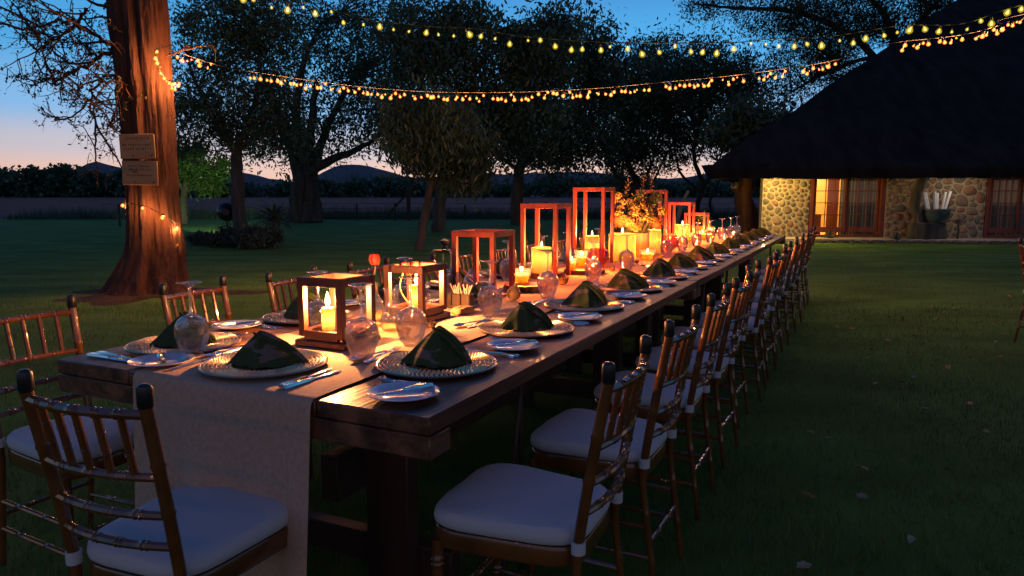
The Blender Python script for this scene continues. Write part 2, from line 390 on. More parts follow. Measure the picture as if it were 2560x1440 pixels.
# tree behind the signs tree, in a bed of shrubs
b0 = W(606, 598, 0); Y = b0.y
tree('garden_tree', 'leafy tree with a forked pale trunk rising from the aloe bed',
     [([b0, *path(Y, (597, 520), (592, 430), (588, 370))], .21, .15), (path(Y, (588, 375), (545, 310), (500, 230), (470, 150)), .11, .03), (path(Y, (588, 375), (625, 300), (650, 200), (640, 90)), .12, .03), (path(Y, (590, 380), (640, 345), (700, 320), (735, 290)), .08, .02)],
     [B(520, 150, Y, 95, 150, 1.2), B(640, 120, Y, 110, 130, 1.3), B(560, 290, Y, 120, 90, .9), B(480, 300, Y, 70, 80, .5), B(700, 310, Y, 85, 85, .8), B(600, 30, Y, 130, 80, .9)], 12000, .14, 85, .42)
# the big multi-stemmed tree
b0 = W(762, 556, 0); Y = b0.y
def stems(Y, x0, dx): return [W(x0 + dx, 556, 0), *path(Y + dx * .01, (x0 + dx * .9, 500), (x0 + dx * .8, 430), (x0 + dx * 2.0, 330), (x0 + dx * 4.5, 200))]
tree('garden_tree', 'huge dark tree on a thick clump of fused trunks',
     [(stems(Y, 762, -22), .42, .12), (stems(Y, 764, 6), .45, .13), (stems(Y, 762, 26), .38, .10), (path(Y, (770, 430), (830, 400), (900, 370), (960, 330)), .26, .06), (path(Y, (760, 420), (740, 300), (760, 160), (800, 60)), .28, .06)],
     [B(760, 100, Y, 150, 130, 1.5), B(900, 150, Y, 140, 130, 1.4), B(1000, 60, Y, 120, 90, .9), B(680, 240, Y, 90, 110, .6), B(880, 275, Y, 110, 80, .8), B(710, 365, Y, 80, 50, .3), B(1000, 230, Y, 110, 110, .8), B(820, 345, Y, 90, 45, .5), B(960, 330, Y, 70, 45, .35), B(620, 330, Y, 70, 70, .4)], 14500, .21, 85, .75)
# slender leaning young tree on the lawn
b0 = W(1048, 627, 0); Y = b0.y
tree('young_tree', 'slender leaning tree with drooping leaves standing alone on the lawn',
     [([b0, *path(Y, (1058, 560), (1072, 490), (1082, 430), (1090, 360))], .115, .06), (path(Y, (1080, 440), (1120, 390), (1160, 340)), .05, .015), (path(Y, (1078, 450), (1040, 400), (1000, 350)), .05, .015)],
     [B(1085, 375, Y, 105, 65, 1.1), B(1010, 345, Y, 55, 45, .35), B(1170, 390, Y, 75, 65, .6), B(1080, 290, Y, 110, 55, .7), B(1150, 440, Y, 60, 35, .3)], 6500, .18, 60, .34, droop=.9, asp=.28)
b0 = W(1097, 580, 0); Y = b0.y
tree('garden_tree', 'tall straight-trunked tree with a domed crown in the middle of the garden',
     [([b0, *path(Y, (1100, 510), (1108, 430), (1130, 330), (1150, 220))], .24, .13), (path(Y, (1110, 430), (1200, 330), (1290, 230)), .13, .04), (path(Y, (1108, 420), (1060, 320), (1050, 200), (1060, 110)), .13, .04), (path(Y, (1140, 280), (1200, 160), (1230, 80)), .10, .03)],
     [B(1130, 140, Y, 150, 110, 1.5), B(1260, 210, Y, 120, 110, 1.2), B(1060, 100, Y, 110, 90, .9), B(1340, 140, Y, 90, 80, .8), B(1190, 305, Y, 140, 65, .9), B(1170, 60, Y, 60, 55, .4), B(1400, 70, Y, 50, 55, .35), B(1330, 300, Y, 90, 90, .7), B(1010, 270, Y, 80, 70, .5), B(1250, 370, Y, 80, 45, .4)], 18000, .20, 85, .62, droop=.6)
b0 = W(1293, 562, 0); Y = b0.y
tree('garden_tree', 'dark spreading tree with a straight black trunk behind the tallest wooden frames',
     [([b0, *path(Y, (1292, 500), (1300, 420), (1330, 330))], .30, .17), (path(Y, (1300, 420), (1400, 330), (1480, 250)), .15, .05), (path(Y, (1310, 380), (1290, 280), (1300, 190)), .14, .04), (path(Y, (1300, 430), (1240, 380), (1200, 330)), .10, .03)],
     [B(1420, 250, Y, 130, 110, 1.2), B(1330, 330, Y, 110, 70, .9), B(1290, 230, Y, 90, 90, .7), B(1460, 340, Y, 105, 50, .7), B(1520, 170, Y, 110, 75, .7), B(1430, 130, Y, 110, 85, .7), B(1400, 400, Y, 90, 35, .35)], 14000, .22, 80, .7)
for px, py, sgn, lab, bl in (
    (1580, 552, 1, 'bushy tree on thin forked stems directly behind the flower vase', [(1590, 300, 120, 120, 1.2), (1530, 250, 100, 100, .8), (1640, 220, 110, 80, 1.0), (1570, 395, 95, 55, .5)]),
    (1745, 548, -1, 'wide rounded tree with crooked thin stems left of the thatched roof', [(1730, 250, 150, 110, 1.5), (1820, 200, 120, 75, 1.0), (1700, 350, 120, 70, .9), (1850, 290, 110, 90, .9), (1760, 150, 110, 55, .6), (1650, 140, 80, 50, .35)])):
    b0 = W(px, py, 0); Y = b0.y
    tree('garden_tree', lab,
         [([b0, *path(Y, (px - 2, 510), (px + 12, 460), (px - 10, 400), (px, 320))], .17, .08), (path(Y, (px + 8, 470), (px + 45, 420), (px + 70, 340)), .10, .03), (path(Y, (px + 6, 480), (px - 45, 430), (px - 60, 350)), .10, .03),
          ([W(px + 40, py, 0), *path(Y, (px + 30, 500), (px + 60, 440), (px + 95, 370))], .10, .03)],
         [B(a, b_, Y, c, d, w) for a, b_, c, d, w in bl], 14500, .21, 85, .65)
# tree behind the thatched roof, its feathery boughs reaching over from the right
Y = 30
tree('thorn_tree', 'feathery tree arching over the thatched roof at the top right',
     [([at(2230, 560, Y), *path(Y, (2230, 300), (2240, 100))], .35, .25), (path(Y, (2235, 200), (2130, 90), (1990, 30), (1840, 20), (1740, 10)), .16, .03), (path(Y, (2235, 140), (2150, 150), (2050, 190), (1960, 240)), .12, .02), (path(Y, (2240, 110), (2200, 20), (2080, -60), (1900, -90)), .14, .03), (path(Y, (2240, 120), (2330, 20), (2400, -60)), .14, .03)],
     [B(2130, 60, Y, 140, 60, 1.2), B(1960, 40, Y, 130, 40, 1.0), B(2040, 130, Y, 100, 50, .8), B(2220, 20, Y, 130, 70, 1.0), B(1980, 210, Y, 60, 50, .35), B(2090, 190, Y, 70, 50, .4), B(1800, 15, Y, 80, 20, .3), B(2060, -60, Y, 200, 60, 1.0), B(2330, 20, Y, 80, 60, .5)],
     20000, .15, 105, .5, leaf='leafthorn', twigs=.9, asp=.3)
# small tree lit by the garden floodlight
b0 = W(458, 560, 0); Y = b0.y
tree('small_tree', 'small round tree lit bright green between the signs trunk and the aloe bed',
     [([b0, *path(Y, (458, 520), (462, 470), (470, 430))], .20, .10), (path(Y, (462, 480), (500, 440), (530, 420)), .09, .03), (path(Y, (460, 480), (430, 430), (410, 390)), .09, .03)],
     [B(500, 440, Y, 42, 22, .5), B(525, 460, Y, 28, 24, .35), B(430, 400, Y, 70, 50, .5), B(470, 405, Y, 55, 40, .35), B(545, 420, Y, 30, 24, .2)], 4200, .22, 70, .42, leaf='leafgreen', twigs=.9)
# lopped leaning tree by the house
b0 = W(1868, 583, 0); Y = b0.y
b = MB(); o = b0
limb(b, [p - o for p in (b0, *path(Y, (1872, 540), (1858, 500), (1866, 450), (1880, 380), (1870, 330)))], .36, .20, 12, .02)
limb(b, [p - o for p in path(Y, (1862, 500), (1846, 480), (1838, 468))], .17, .12, 10)
t = thing('lopped_tree', 'thick crooked trunk with one sawn-off limb beside the stone house wall', 'tree', b0)
ob('trunk', b.mesh('trunk', 'bark'), t)
b = MB(); cpt = at(1836, 465, Y) - o; b.tube([cpt + Vector((.03, 0, -.02)), cpt + Vector((-.035, -.02, .035))], .125, 12); ob('cut_face', b.mesh('cut_face', mat('cut_wood', (.42, .33, .22), .8)), t)
A = np.array(blob_clumps([B(1880, 330, Y, 90, 60, 1)], 40, .6)); A[:, :3] -= np.array(o)
tag(ob('crown', fast_mesh('crown', *leafcloud(A, 5000, .24, .4, .36), 'leaf'), t), kind='stuff')
# two bare pale stems standing behind the table's far frames
MT['palewood'] = mat('pale_wood', (.45, .36, .26), .8, var=(4, .4))
for pp, lab in ((((1690, 562), (1697, 535), (1708, 505), (1720, 476)), 'pale leaning bare stem behind the far wooden frames'), (((1664, 575), (1660, 540), (1662, 515), (1668, 500)), 'short pale forked stump just right of the flower vase')):
    b0 = W(*pp[0], 0); b = MB(); limb(b, [p - b0 for p in [b0] + path(b0.y, *pp[1:])], .10, .06, 9, .01)
    t = tag(ob('bare_stem', b.mesh('bare_stem', 'palewood'), None, b0), lab, 'tree stump')

# ------------------------------------------------------------------ the tree with the signs
tb = W(366, 728, 0); TY = tb.y
def trunk_mesh():
    n, rings = 150, 190; vs = []; fs = []
    for i in range(rings + 1):
        z = 7.0 * (i / rings) ** 1.25; cx = .14 * min(1, z / .6) + .004 * z + .03 * math.sin(z * .9)
        Rr = .285 + .17 * math.exp(-z / .34) + .08 * math.exp(-z / 1.4) + .030 * max(0, z - 1.2)
        for k in range(n):
            a = 2 * math.pi * k / n
            lob = .10 * math.cos(2 * (a - 1.9)) + .09 * math.cos(3 * a + .6 + .25 * z) + .055 * math.cos(5 * a + 1.2 - .3 * z) + .035 * math.cos(9 * a + .5 * z) + .03 * math.cos(14 * a + 1.7 * z + 2 * math.sin(z * 1.3)) + .018 * math.cos(23 * a - 1.1 * z)
            lob *= 1 + 1.3 * math.exp(-z / .5)
            g = .17 * math.exp(-((((a - (4.95 + .05 * math.sin(z))) + math.pi) % (2 * math.pi) - math.pi) / .16) ** 2)     # the groove between the two fused stems
            rd = abs(math.sin(19 * a + 1.4 * math.sin(2.1 * z + 3 * a) + .6 * math.sin(5.3 * z))) * abs(math.sin(11 * a + 2.2 * math.sin(1.7 * z + a) + .9)); r = Rr * (1 + lob - g) + .022 * rd ** .6 - .012 + random.gauss(0, .0025)
            vs.append((cx + r * math.cos(a), r * .85 * math.sin(a), z - .02))
    for i in range(rings):
        for k in range(n): fs.append((i * n + k, i * n + (k + 1) % n, (i + 1) * n + (k + 1) % n, (i + 1) * n + k))
    b = MB(); b.add(vs, fs); return b
st = thing('signs_tree', 'massive reddish fluted trunk carrying two boards and wound with lights', 'tree', tb)
b = trunk_mesh()
def thorny(b, pts, r0, depth=0):
    ln = limb(b, pts, r0, r0 * .3, 5, r0 * .5, 5)
    if depth < 3:
        for p in ln[2:]:
            if random.random() < (.42, .42, .3)[depth]:
                l_ = (1.0, .5, .28)[depth] * random.uniform(.5, 1.1); d = Vector((random.gauss(-.25, .6), random.gauss(0, .5), random.gauss(-.15, .6))).normalized()
                thorny(b, [p, p + d * l_ * .5 + Vector((0, 0, random.gauss(0, .06))), p + d * l_], r0 * .55, depth + 1)
    for p in ln[1:]:
        thorny.tips.append(tuple(p))
thorny.tips = []
for pp, r in ((((335, 150), (270, 135), (215, 160), (165, 190), (140, 215)), .035), (((330, 110), (260, 100), (190, 60), (120, 60), (60, 75)), .032), (((330, 60), (280, 30), (220, 0), (160, -30)), .03), (((330, 180), (290, 190), (250, 200), (225, 250), (240, 310)), .028), (((215, 20), (190, 60), (150, 90), (110, 110), (80, 160)), .022), (((330, 210), (300, 250), (280, 300), (262, 340)), .018)):
    thorny(b, [p - tb for p in path(TY - .1, *pp)], r)
thorny(b, [p - tb for p in path(TY - .25, (415, 140), (470, 122), (530, 112))], .018, 2)
limb(b, [p - tb for p in path(TY, (375, -160), (300, -330), (180, -520))], .2, .06, 8)
limb(b, [p - tb for p in path(TY, (385, -160), (480, -300), (560, -480))], .22, .06, 8)
ob('trunk', b.mesh('trunk', 'bark'), st)
tips = np.array(thorny.tips); tips = tips[rng.random(len(tips)) < .55]
A = np.concatenate([tips, np.full((len(tips), 1), .05)], 1)
ov = np.array(blob_clumps([(at(300, -420, TY), (1.6, 1.5, .7), 1.0), (at(520, -430, TY), (1.6, 1.4, .8), 1.0)], 70, .3)); ov[:, :3] -= np.array(tb)
V1, F1 = leafcloud(A, 2600, .05, .2, .5); V2, F2 = leafcloud(ov, 6000, .10, .2, .5)
tag(ob('crown', fast_mesh('crown', np.concatenate([V1, V2]), np.concatenate([F1, F2 + len(V1)]), 'leafthorn'), st), kind='stuff')
MT['board'] = mat('sign_board', (.36, .22, .11), .75, var=(9, .2), bump=(40, .1), stretch=(.2, 1, 1))
MT['ink'] = mat('carved_line', (.10, .055, .03), .9)
for (x0, x1, y0, y1), rows, lab, tl in (((303, 385, 336, 396), ((.17, .72, 9), (.34, .0, 0), (.44, .86, 12), (.60, .82, 12)), 'upper of the two wooden boards nailed to the big trunk', -.02), ((309, 392, 403, 462), ((.22, .62, 9), (.36, .66, 10), (.60, .80, 17)), 'lower of the two wooden boards nailed to the big trunk', .015)):
    Yb = TY - .40; p = at((x0 + x1) / 2, (y0 + y1) / 2, Yb); w = (x1 - x0) * Yb / F; h = (y1 - y0) * Yb / F
    t = thing('sign_board', lab, 'sign', p, 0, 'boards on the big trunk'); t.rotation_euler = (R(-2), tl, R(6))
    bb = MB(); bb.box((0, 0, 0), (w, .03, h), .004); ob('board', bb.mesh('board', 'board'), t)
    bb = MB()
    for fz, wd, cnt in rows:
        for i in range(cnt):
            cx = (-.5 + (i + .5) / cnt) * wd * w; zz = h * (.5 - fz); g = wd * w / cnt
            for _ in range(2): bb.box((cx + random.uniform(-.2, .2) * g, -.0158, zz + random.uniform(-.003, .003)), (g * random.uniform(.12, .5), .002, h * random.uniform(.02, .075)), 0)
    tag(ob('lettering', bb.mesh('lettering', 'ink', False), t), kind='stuff')
    for fx, fz, s in ((-.13, .88, .012), (.40, .88, .012)):
        bb = MB(); bb.tube([(fx * w, -.013, h * (.5 - fz)), (fx * w, -.022, h * (.5 - fz))], s * (.8 if fx < 0 else 1), 8); ob('nail', bb.mesh('nail', 'ink'), t)

# ================================================================== the thatched stone house
HA = Vector((7.07, 20.21, 0)); HB = Vector((13.77, 19.36, 0)); hd = (HB - HA).normalized(); HROT = math.atan2(hd.y, hd.x)
def HS(px):                                   # photo column -> metres along the front wall
    a = (px - 1280) / F / (CP + .11 * SP); return (a * HA.y - HA.x) / (hd.x - a * hd.y)
def HP(s, t, z): return Vector((HA.x + hd.x * s - hd.y * t, HA.y + hd.y * s + hd.x * t, z))
house = thing('thatched_house', 'low stone house under a huge dark thatched roof at the right', 'house', HA, HROT)
MT['mortar'] = mat('mortar', (.44, .36, .25), .9, var=(6, .25), bump=(20, .4))
STC = [(.30, .19, .13), (.24, .17, .13), (.20, .17, .14), (.34, .24, .15), (.27, .14, .10), (.17, .15, .13), (.32, .21, .17)]
for i, c in enumerate(STC): MT['stone%d' % i] = mat('wall_stone_%s' % 'abcdefg'[i], c, .85, var=(5, .35), bump=(14, .5))
MT['mahogany'] = mat('mahogany', (.20, .045, .022), .45, var=(8, .3), stretch=(1, 1, .2))
MT['thatch'] = mat('thatch', (.030, .026, .024), 1.0, var=(3, .4), bump=(18, 1.0), stretch=(1, .3, .3), spec=.05)
MT['slab'] = mat('verandah_slab', (.66, .54, .38), .8, var=(3, .2))
MT['plaster'] = mat('room_plaster', (.72, .55, .30), .9)
MT['curtain'] = mat('curtain_cloth', (.34, .30, .28), .9, var=(30, .2), stretch=(1, 1, .05))
MT['curtainwarm'] = wax('curtain_thin', (.70, .36, .16), .6)
MT['pane'] = thinglass('window_pane', (.92, .94, .95), 1.2)
def clip(poly, m, nrm):
    out = []
    for i in range(len(poly)):
        p, q = poly[i], poly[(i + 1) % len(poly)]; a = (p - m).dot(nrm); c = (q - m).dot(nrm)
        if a <= 0: out.append(p)
        if a * c < 0: out.append(p + (q - p) * (a / (a - c)))
    return out
def stone_wall(s0, s1, z0, z1, size, curve):
    """mortar wall with separate proud stones; the far left part curves back"""
    def back(s): return curve * max(0, (s0 + .45 - s)) ** 2 * 2.2
    b = MB(); k = 10; vs = []
    for i in range(k + 1):
        s = s0 + (s1 - s0) * i / k; y = back(s); vs += [(s, y, z0), (s, y, z1), (s, y + .35, z1), (s, y + .35, z0)]
    fs = [(4 * i + j, 4 * i + (j + 1) % 4, 4 * (i + 1) + (j + 1) % 4, 4 * (i + 1) + j) for i in range(k) for j in range(4)] + [(0, 1, 2, 3), (4 * k, 4 * k + 1, 4 * k + 2, 4 * k + 3)]
    b.add(vs, fs); w = ob('wall', b.mesh('wall', 'mortar', True, 30), house)
    pts = []; tries = 0
    while tries < 5000:
        tries += 1; p = Vector((random.uniform(s0, s1), random.uniform(z0, z1))); r = size * random.choice((.55, .75, .9, 1.1, 1.45))
        if all(math.hypot((p.x - q[0].x), (p.y - q[0].y) * 1.15) > (r + q[1]) * .5 for q in pts): pts.append((p, r))
    for p, r in pts:
        poly = [Vector(c) for c in ((s0, z0), (s1, z0), (s1, z1), (s0, z1))]
        for q, r2 in pts:
            d = q - p
            if 1e-6 < d.length < 1.6: poly = clip(poly, p + d * (.5 + (r - r2) / d.length * .18), d.normalized())
        if len(poly) < 3: continue
        c = sum(poly, Vector((0, 0))) / len(poly); g = .026
        poly = [c + (q - c) * max(.2, 1 - g / max(.03, (q - c).length)) for q in poly]
        for _ in range(1 + (random.random() < .35)): poly = [x for i in range(len(poly)) for x in (poly[i] * .75 + poly[(i + 1) % len(poly)] * .25, poly[i] * .25 + poly[(i + 1) % len(poly)] * .75)]
        poly = [q for i, q in enumerate(poly) if (q - poly[i - 1]).length > .012]; m_ = len(poly)
        if m_ < 4: continue
        pr = random.uniform(.02, .045); vs = []
        for f, dy in ((1.0, .01), (.96, -pr * .6), (.78, -pr)): vs += [(c.x + (q.x - c.x) * f, back(c.x + (q.x - c.x) * f) + dy, c.y + (q.y - c.y) * f) for q in poly]
        vs.append((c.x, back(c.x) - pr * 1.1, c.y))
        fs = [(r_ * m_ + i, r_ * m_ + (i + 1) % m_, (r_ + 1) * m_ + (i + 1) % m_, (r_ + 1) * m_ + i) for r_ in range(2) for i in range(m_)] + [(2 * m_ + i, 2 * m_ + (i + 1) % m_, 3 * m_) for i in range(m_)]
        sb = MB(); sb.add(vs, fs); ob('stone', sb.mesh('stone', 'stone%d' % random.randrange(len(STC)), True, 60), w)
ZT = 2.15; ZF = .10
e1, e2, e3, e4, e5, e6 = HS(1908), HS(2022), HS(2212), HS(2218), HS(2462), HS(2640)
stone_wall(e1, e2, 0, ZT, .18, .35)
stone_wall(e3, e5, 0, ZT, .23, 0.0)
def door(s0, s1, cols, rows, leaves):
    d = ob('door', None, house); d.empty_display_size = .05
    z0, z1 = ZF, ZT
    def fr(nm, c, dim): b = MB(); b.box(c, dim, .006); ob(nm, b.mesh(nm, 'mahogany'), d)
    fr('jamb', (s0 + .05, .06, (z0 + z1) / 2), (.10, .14, z1 - z0)); fr('jamb', (s1 - .05, .06, (z0 + z1) / 2), (.10, .14, z1 - z0))
    fr('lintel', ((s0 + s1) / 2, .062, z1 - .06), (s1 - s0 - .21, .13, .11)); fr('threshold', ((s0 + s1) / 2, .058, z0 + .03), (s1 - s0 - .21, .15, .06))
    lw = (s1 - s0 - .22) / leaves
    for k in range(leaves):
        a = s0 + .11 + k * lw; yy = .05 + .045 * (k % 2)
        fr('stile', (a + .035, yy, (z0 + z1) / 2), (.06, .04, z1 - z0 - .26)); fr('stile', (a + lw - .035, yy, (z0 + z1) / 2), (.06, .04, z1 - z0 - .26))
        fr('bottom_rail', (a + lw / 2, yy, z0 + .20), (lw - .136, .036, .15))
        gx0, gx1, gz0, gz1 = a + .068, a + lw - .068, z0 + .28, z1 - .13
        for i in range(1, cols): fr('muntin', (gx0 + (gx1 - gx0) * i / cols, yy - .003, (gz0 + gz1) / 2), (.022, .03, gz1 - gz0))
        for j in range(rows):
            if j: fr('muntin', ((gx0 + gx1) / 2, yy, gz0 + (gz1 - gz0) * j / rows), (gx1 - gx0, .022, .022))
            for i in range(cols):
                b = MB(); b.box((gx0 + (gx1 - gx0) * (i + .5) / cols, yy + .006, gz0 + (gz1 - gz0) * (j + .5) / rows), ((gx1 - gx0) / cols - .023, .004, (gz1 - gz0) / rows - .023)); ob('pane', b.mesh('pane', 'pane', False), d)
door(e2 + .02, e3 - .02, 3, 5, 2)
door(e5 + .02, e6, 4, 5, 2)
# room behind the doors
b = MB(); r0, r1, dp = e1 + .95, e6 + 2.2, 3.6
b.add([(r0, .37, ZF - .02), (r1, .37, ZF - .02), (r1, dp, ZF - .02), (r0, dp, ZF - .02), (r0, .37, 2.5), (r1, .37, 2.5), (r1, dp, 2.5), (r0, dp, 2.5)], [(0, 1, 2, 3), (4, 5, 6, 7), (2, 3, 7, 6), (0, 3, 7, 4), (1, 2, 6, 5)])
ob('inner_room', b.mesh('inner_room', 'plaster', False), house)
b = MB(); b.box(((e3 + e5) / 2 - .6, 1.9, 1.25), (.12, 3.0, 2.46)); ob('inner_wall', b.mesh('inner_wall', 'plaster', False), house)
# roof: two thatched slopes meeting at the hip
def roof():
    b = MB(); S0, T0, K = e1 - 1.70, -1.35, .64; AM = 19.0; S1 = 40.0
    zt, zb = 1.96, 1.68
    def ht(a): return zt + K * a + .05 * math.sin(a * 1.7)
    na, nsx = 30, 60; 
    vs = []
    for i in range(na + 1):
        a = AM * i / na
        for j in range(nsx + 1):
            s = S0 + a + (S1 - S0 - a) * j / nsx; z = ht(a) + random.gauss(0, .018)
            vs.append((s, T0 + a + random.gauss(0, .012), z))
    fs = [(i * (nsx + 1) + j, i * (nsx + 1) + j + 1, (i + 1) * (nsx + 1) + j + 1, (i + 1) * (nsx + 1) + j) for i in range(na) for j in range(nsx)]
    b.add(vs, fs)
    vs = []
    for i in range(na + 1):                   # left hip slope
        a = AM * i / na
        for j in range(21): vs.append((S0 + a + .25 * (1.4 * (AM - a) + .01) * j / 20 + random.gauss(0, .012), T0 + a + (1.4 * (AM - a) + .01) * j / 20, ht(a) + random.gauss(0, .015)))
    b.add(vs, [(i * 21 + j, i * 21 + j + 1, (i + 1) * 21 + j + 1, (i + 1) * 21 + j) for i in range(na) for j in range(20)])
    # ragged eave edge and soffit
    m_ = 220; vs = []
    for j in range(m_ + 1):
        s = S0 + (S1 - S0) * j / m_; z = zb + random.uniform(-.022, .022)
        vs += [(s, T0, zt + .02), (s, T0 + .03 + random.uniform(-.02, .02), z), (s, T0 + 1.6, z + .42)]
    b.add(vs, [(3 * j + q, 3 * j + q + 1, 3 * j + 4 + q, 3 * j + 3 + q) for j in range(m_) for q in range(2)])
    vs = []; m_ = 120
    for j in range(m_ + 1):
        t_ = T0 + 1.4 * AM * j / m_; z = zb + random.uniform(-.022, .022); d_ = .25 * (t_ - T0)
        vs += [(S0 + d_, t_, zt + .02), (S0 + .03 + d_, t_, z), (S0 + 1.55 + d_, t_, z + .42)]
    b.add(vs, [(3 * j + q, 3 * j + q + 1, 3 * j + 4 + q, 3 * j + 3 + q) for j in range(m_) for q in range(2)])
    rf = ob('roof', b.mesh('roof', 'thatch', True, 60, fix=False), house)
    n_ = 9000; sx = rng.uniform(S0, S0 + 17, n_); ln = rng.uniform(.03, .13, n_); z0 = zb + rng.uniform(.02, .22, n_); yy = T0 + rng.uniform(-.05, .03, n_); d = rng.normal(0, .02, n_)
    V = np.stack([np.stack([sx - .006, yy, z0 + .06], 1), np.stack([sx + .006, yy, z0 + .06], 1), np.stack([sx + d, yy - .02, z0 - ln], 1)], 1).reshape(-1, 3)
    tag(ob('eave_straw', fast_mesh('eave_straw', V, np.arange(3 * n_).reshape(-1, 3), 'thatch'), house), kind='stuff')
    return rf
roof()
b = MB(); b.box(((e1 + e6) / 2 + .9, -.42, ZF / 2 + .0), (e6 - e1 + 3.0, .84, ZF - .004), .01); ob('verandah_slab', b.mesh('verandah_slab', 'slab'), house)
# warm light of the house: assumed, unseen eave and ceiling lamps, table lamp indoors
def assumed_bulkhead(s, t, z, lab, pw, c):
    q = thing('assumed_eave_lamp', lab, 'lamp', HP(s, t, z), HROT, 'assumed lamps under the eave')
    b = MB(); b.lathe([(.0, .05), (.07, .05), (.08, .03), (.075, .0)], 16); ob('housing', b.mesh('housing', 'cap'), q)
    b = MB(); b.lathe([(.074, -.001), (.065, -.035), (.035, -.06), (.0, -.066)], 16); ob('diffuser', b.mesh('diffuser', emit('lamp_glow', c, 4)), q)
    lamp('lamp_light', q, (0, 0, -.12), pw, c, .05)
assumed_bulkhead(e1 - .15, -1.0, 1.80, 'small round assumed lamp, unseen under the left end of the thatched eave', 170, (1, .66, .17))  # unseen lamp assumed from the yellow light on the stone wall
assumed_bulkhead((e4 + e5) / 2 + .35, -.9, 1.84, 'small round assumed lamp, unseen under the eave above the clay pot', 13, (1, .80, .58))  # second lamp of the same kind, also assumed and unseen
lp = thing('table_lamp', 'small glowing lamp on a cabinet inside the left glass door', 'lamp', HP(HS(2046), 1.15, .72), HROT)
b = MB(); b.lathe([(.0, 0), (.07, 0), (.03, .03), (.02, .12), (.0, .12)], 14); ob('base', b.mesh('base', 'darkwood'), lp)
b = MB(); b.lathe([(.13, .10), (.07, .26)], 18); ob('shade', b.mesh('shade', wax('lamp_shade', (.95, .42, .14), .8)), lp)
lamp('lamp_light', lp, (0, 0, .18), 30, (1, .42, .12), .03)
cb = thing('cabinet', 'low wooden cabinet inside the left glass door', 'cabinet', HP(HS(2046), 1.2, ZF - .02), HROT)
b = MB(); b.box((0, 0, .31), (.75, .4, .62), .01); ob('carcass', b.mesh('carcass', 'darkwood'), cb)
for k in (-.19, .19): b = MB(); b.box((k, -.21, .32), (.34, .02, .5), .006); ob('door', b.mesh('door', 'mahogany'), cb)
cl = thing('assumed_ceiling_lamp', 'assumed warm ceiling lamp deep in the lit room', 'lamp', HP(HS(2075), 2.6, 2.30), HROT)  # unseen lamp assumed, giving the room its warm light
b = MB(); b.lathe([(.0, .18), (.05, .18), (.14, .02), (.14, 0)], 16); ob('shade', b.mesh('shade', 'mahogany'), cl)
b = MB(); b.lathe([(.06, .01), (.05, -.04), (.0, -.06)], 12); ob('bulb', b.mesh('bulb', emit('bulb_warm', (1, .6, .2), 6)), cl)
lamp('lamp_light', cl, (0, 0, -.1), 260, (1, .52, .14), .05)
def curtain(s0, s1, y, mm, lab):
    b = MB(); k = 60; vs = []
    for z in (ZF + .03, 1.0, ZT - .1):
        for i in range(k + 1):
            s = s0 + (s1 - s0) * i / k; vs.append((s, y + .035 * math.sin(i * 1.35) + .012 * math.sin(i * 2.9), z))
    b.add(vs, [(r_ * (k + 1) + i, r_ * (k + 1) + i + 1, (r_ + 1) * (k + 1) + i + 1, (r_ + 1) * (k + 1) + i) for r_ in range(2) for i in range(k)])
    # a second face gives the cloth thickness
    b.add([(x, yy + .004, z) for x, yy, z in vs], [(r_ * (k + 1) + i, r_ * (k + 1) + i + 1, (r_ + 1) * (k + 1) + i + 1, (r_ + 1) * (k + 1) + i) for r_ in range(2) for i in range(k)])
    o = ob('curtain', b.mesh('curtain', mm, True, 80), None, HA, (0, 0, HROT)); tag(o, lab, 'curtain', 'curtains behind the glass doors')
curtain(HS(2076), HS(2104), .33, 'curtainwarm', 'thin orange lit curtain behind the left glass door')
curtain(HS(2106), HS(2206), .27, 'curtain', 'grey drawn curtain behind the right half of the lit door')
curtain(HS(2476), HS(2640), .27, 'curtain', 'grey drawn curtain behind the dark door at the right edge')
# scalloped edging stones along the verandah
ed = thing('stone_edging', 'row of dark rounded edging stones in front of the verandah', 'edging', HP(0, -.95, 0), HROT)
em = []
for q in range(4):
    b = MB(); b.lathe([(.0, .16), (.07, .15), (.13, .10), (.155, .03), (.15, -.02)], 9); b.v = [(x * (1.15 + .1 * q), y * .62, z * random.uniform(.35, .55)) for x, y, z in b.v]; em.append(b.mesh('edging_stone', 'barkdark'))
s = HS(2030)
while s < HS(2570): ob('edging_stone', random.choice(em), ed, (s, random.uniform(-.03, .03), 0), (0, 0, random.uniform(-.2, .2))); s += random.uniform(.27, .36)
# stump block, pot with white rolls, crooked post, sapling, agaves
k = W(2320, 607, 0); Yk = k.y; mp_ = Yk / F
def wob(b, a): b.v = [(x + random.gauss(0, a), y + random.gauss(0, a), z + random.gauss(0, a)) for x, y, z in b.v]; return b
t = thing('stump_block', 'squat dark block of tree stump carrying the pot', 'stump', (k.x, Yk + .15, 0))
b = MB(); prof = [(.0, 0), (.54, 0), (.52, .2), (.50, .40), (.49, .50), (.40, .52), (.0, .515)]; b.lathe(prof, 14); b.v = [(x * (1 + .1 * math.cos(3 * math.atan2(y, x))), y * .6, z) for x, y, z in b.v]; ob('block', wob(b, .006).mesh('block', 'barkdark'), t)
b = MB(); b.lathe([(.0, .525), (.38, .525), (.40, .50)], 14); b.v = [(x, y * .58, z) for x, y, z in b.v]; ob('cut_top', b.mesh('cut_top', mat('cut_top', (.34, .24, .15), .85)), t)
pc = at(2338, 553, Yk + .12); MT['pot'] = mat('glazed_pot', (.055, .085, .10), .3, coat=.4, var=(6, .3))
t = thing('glazed_pot', 'round blue-grey glazed pot holding white rolls on the stump', 'pot', (pc.x, pc.y, .527))
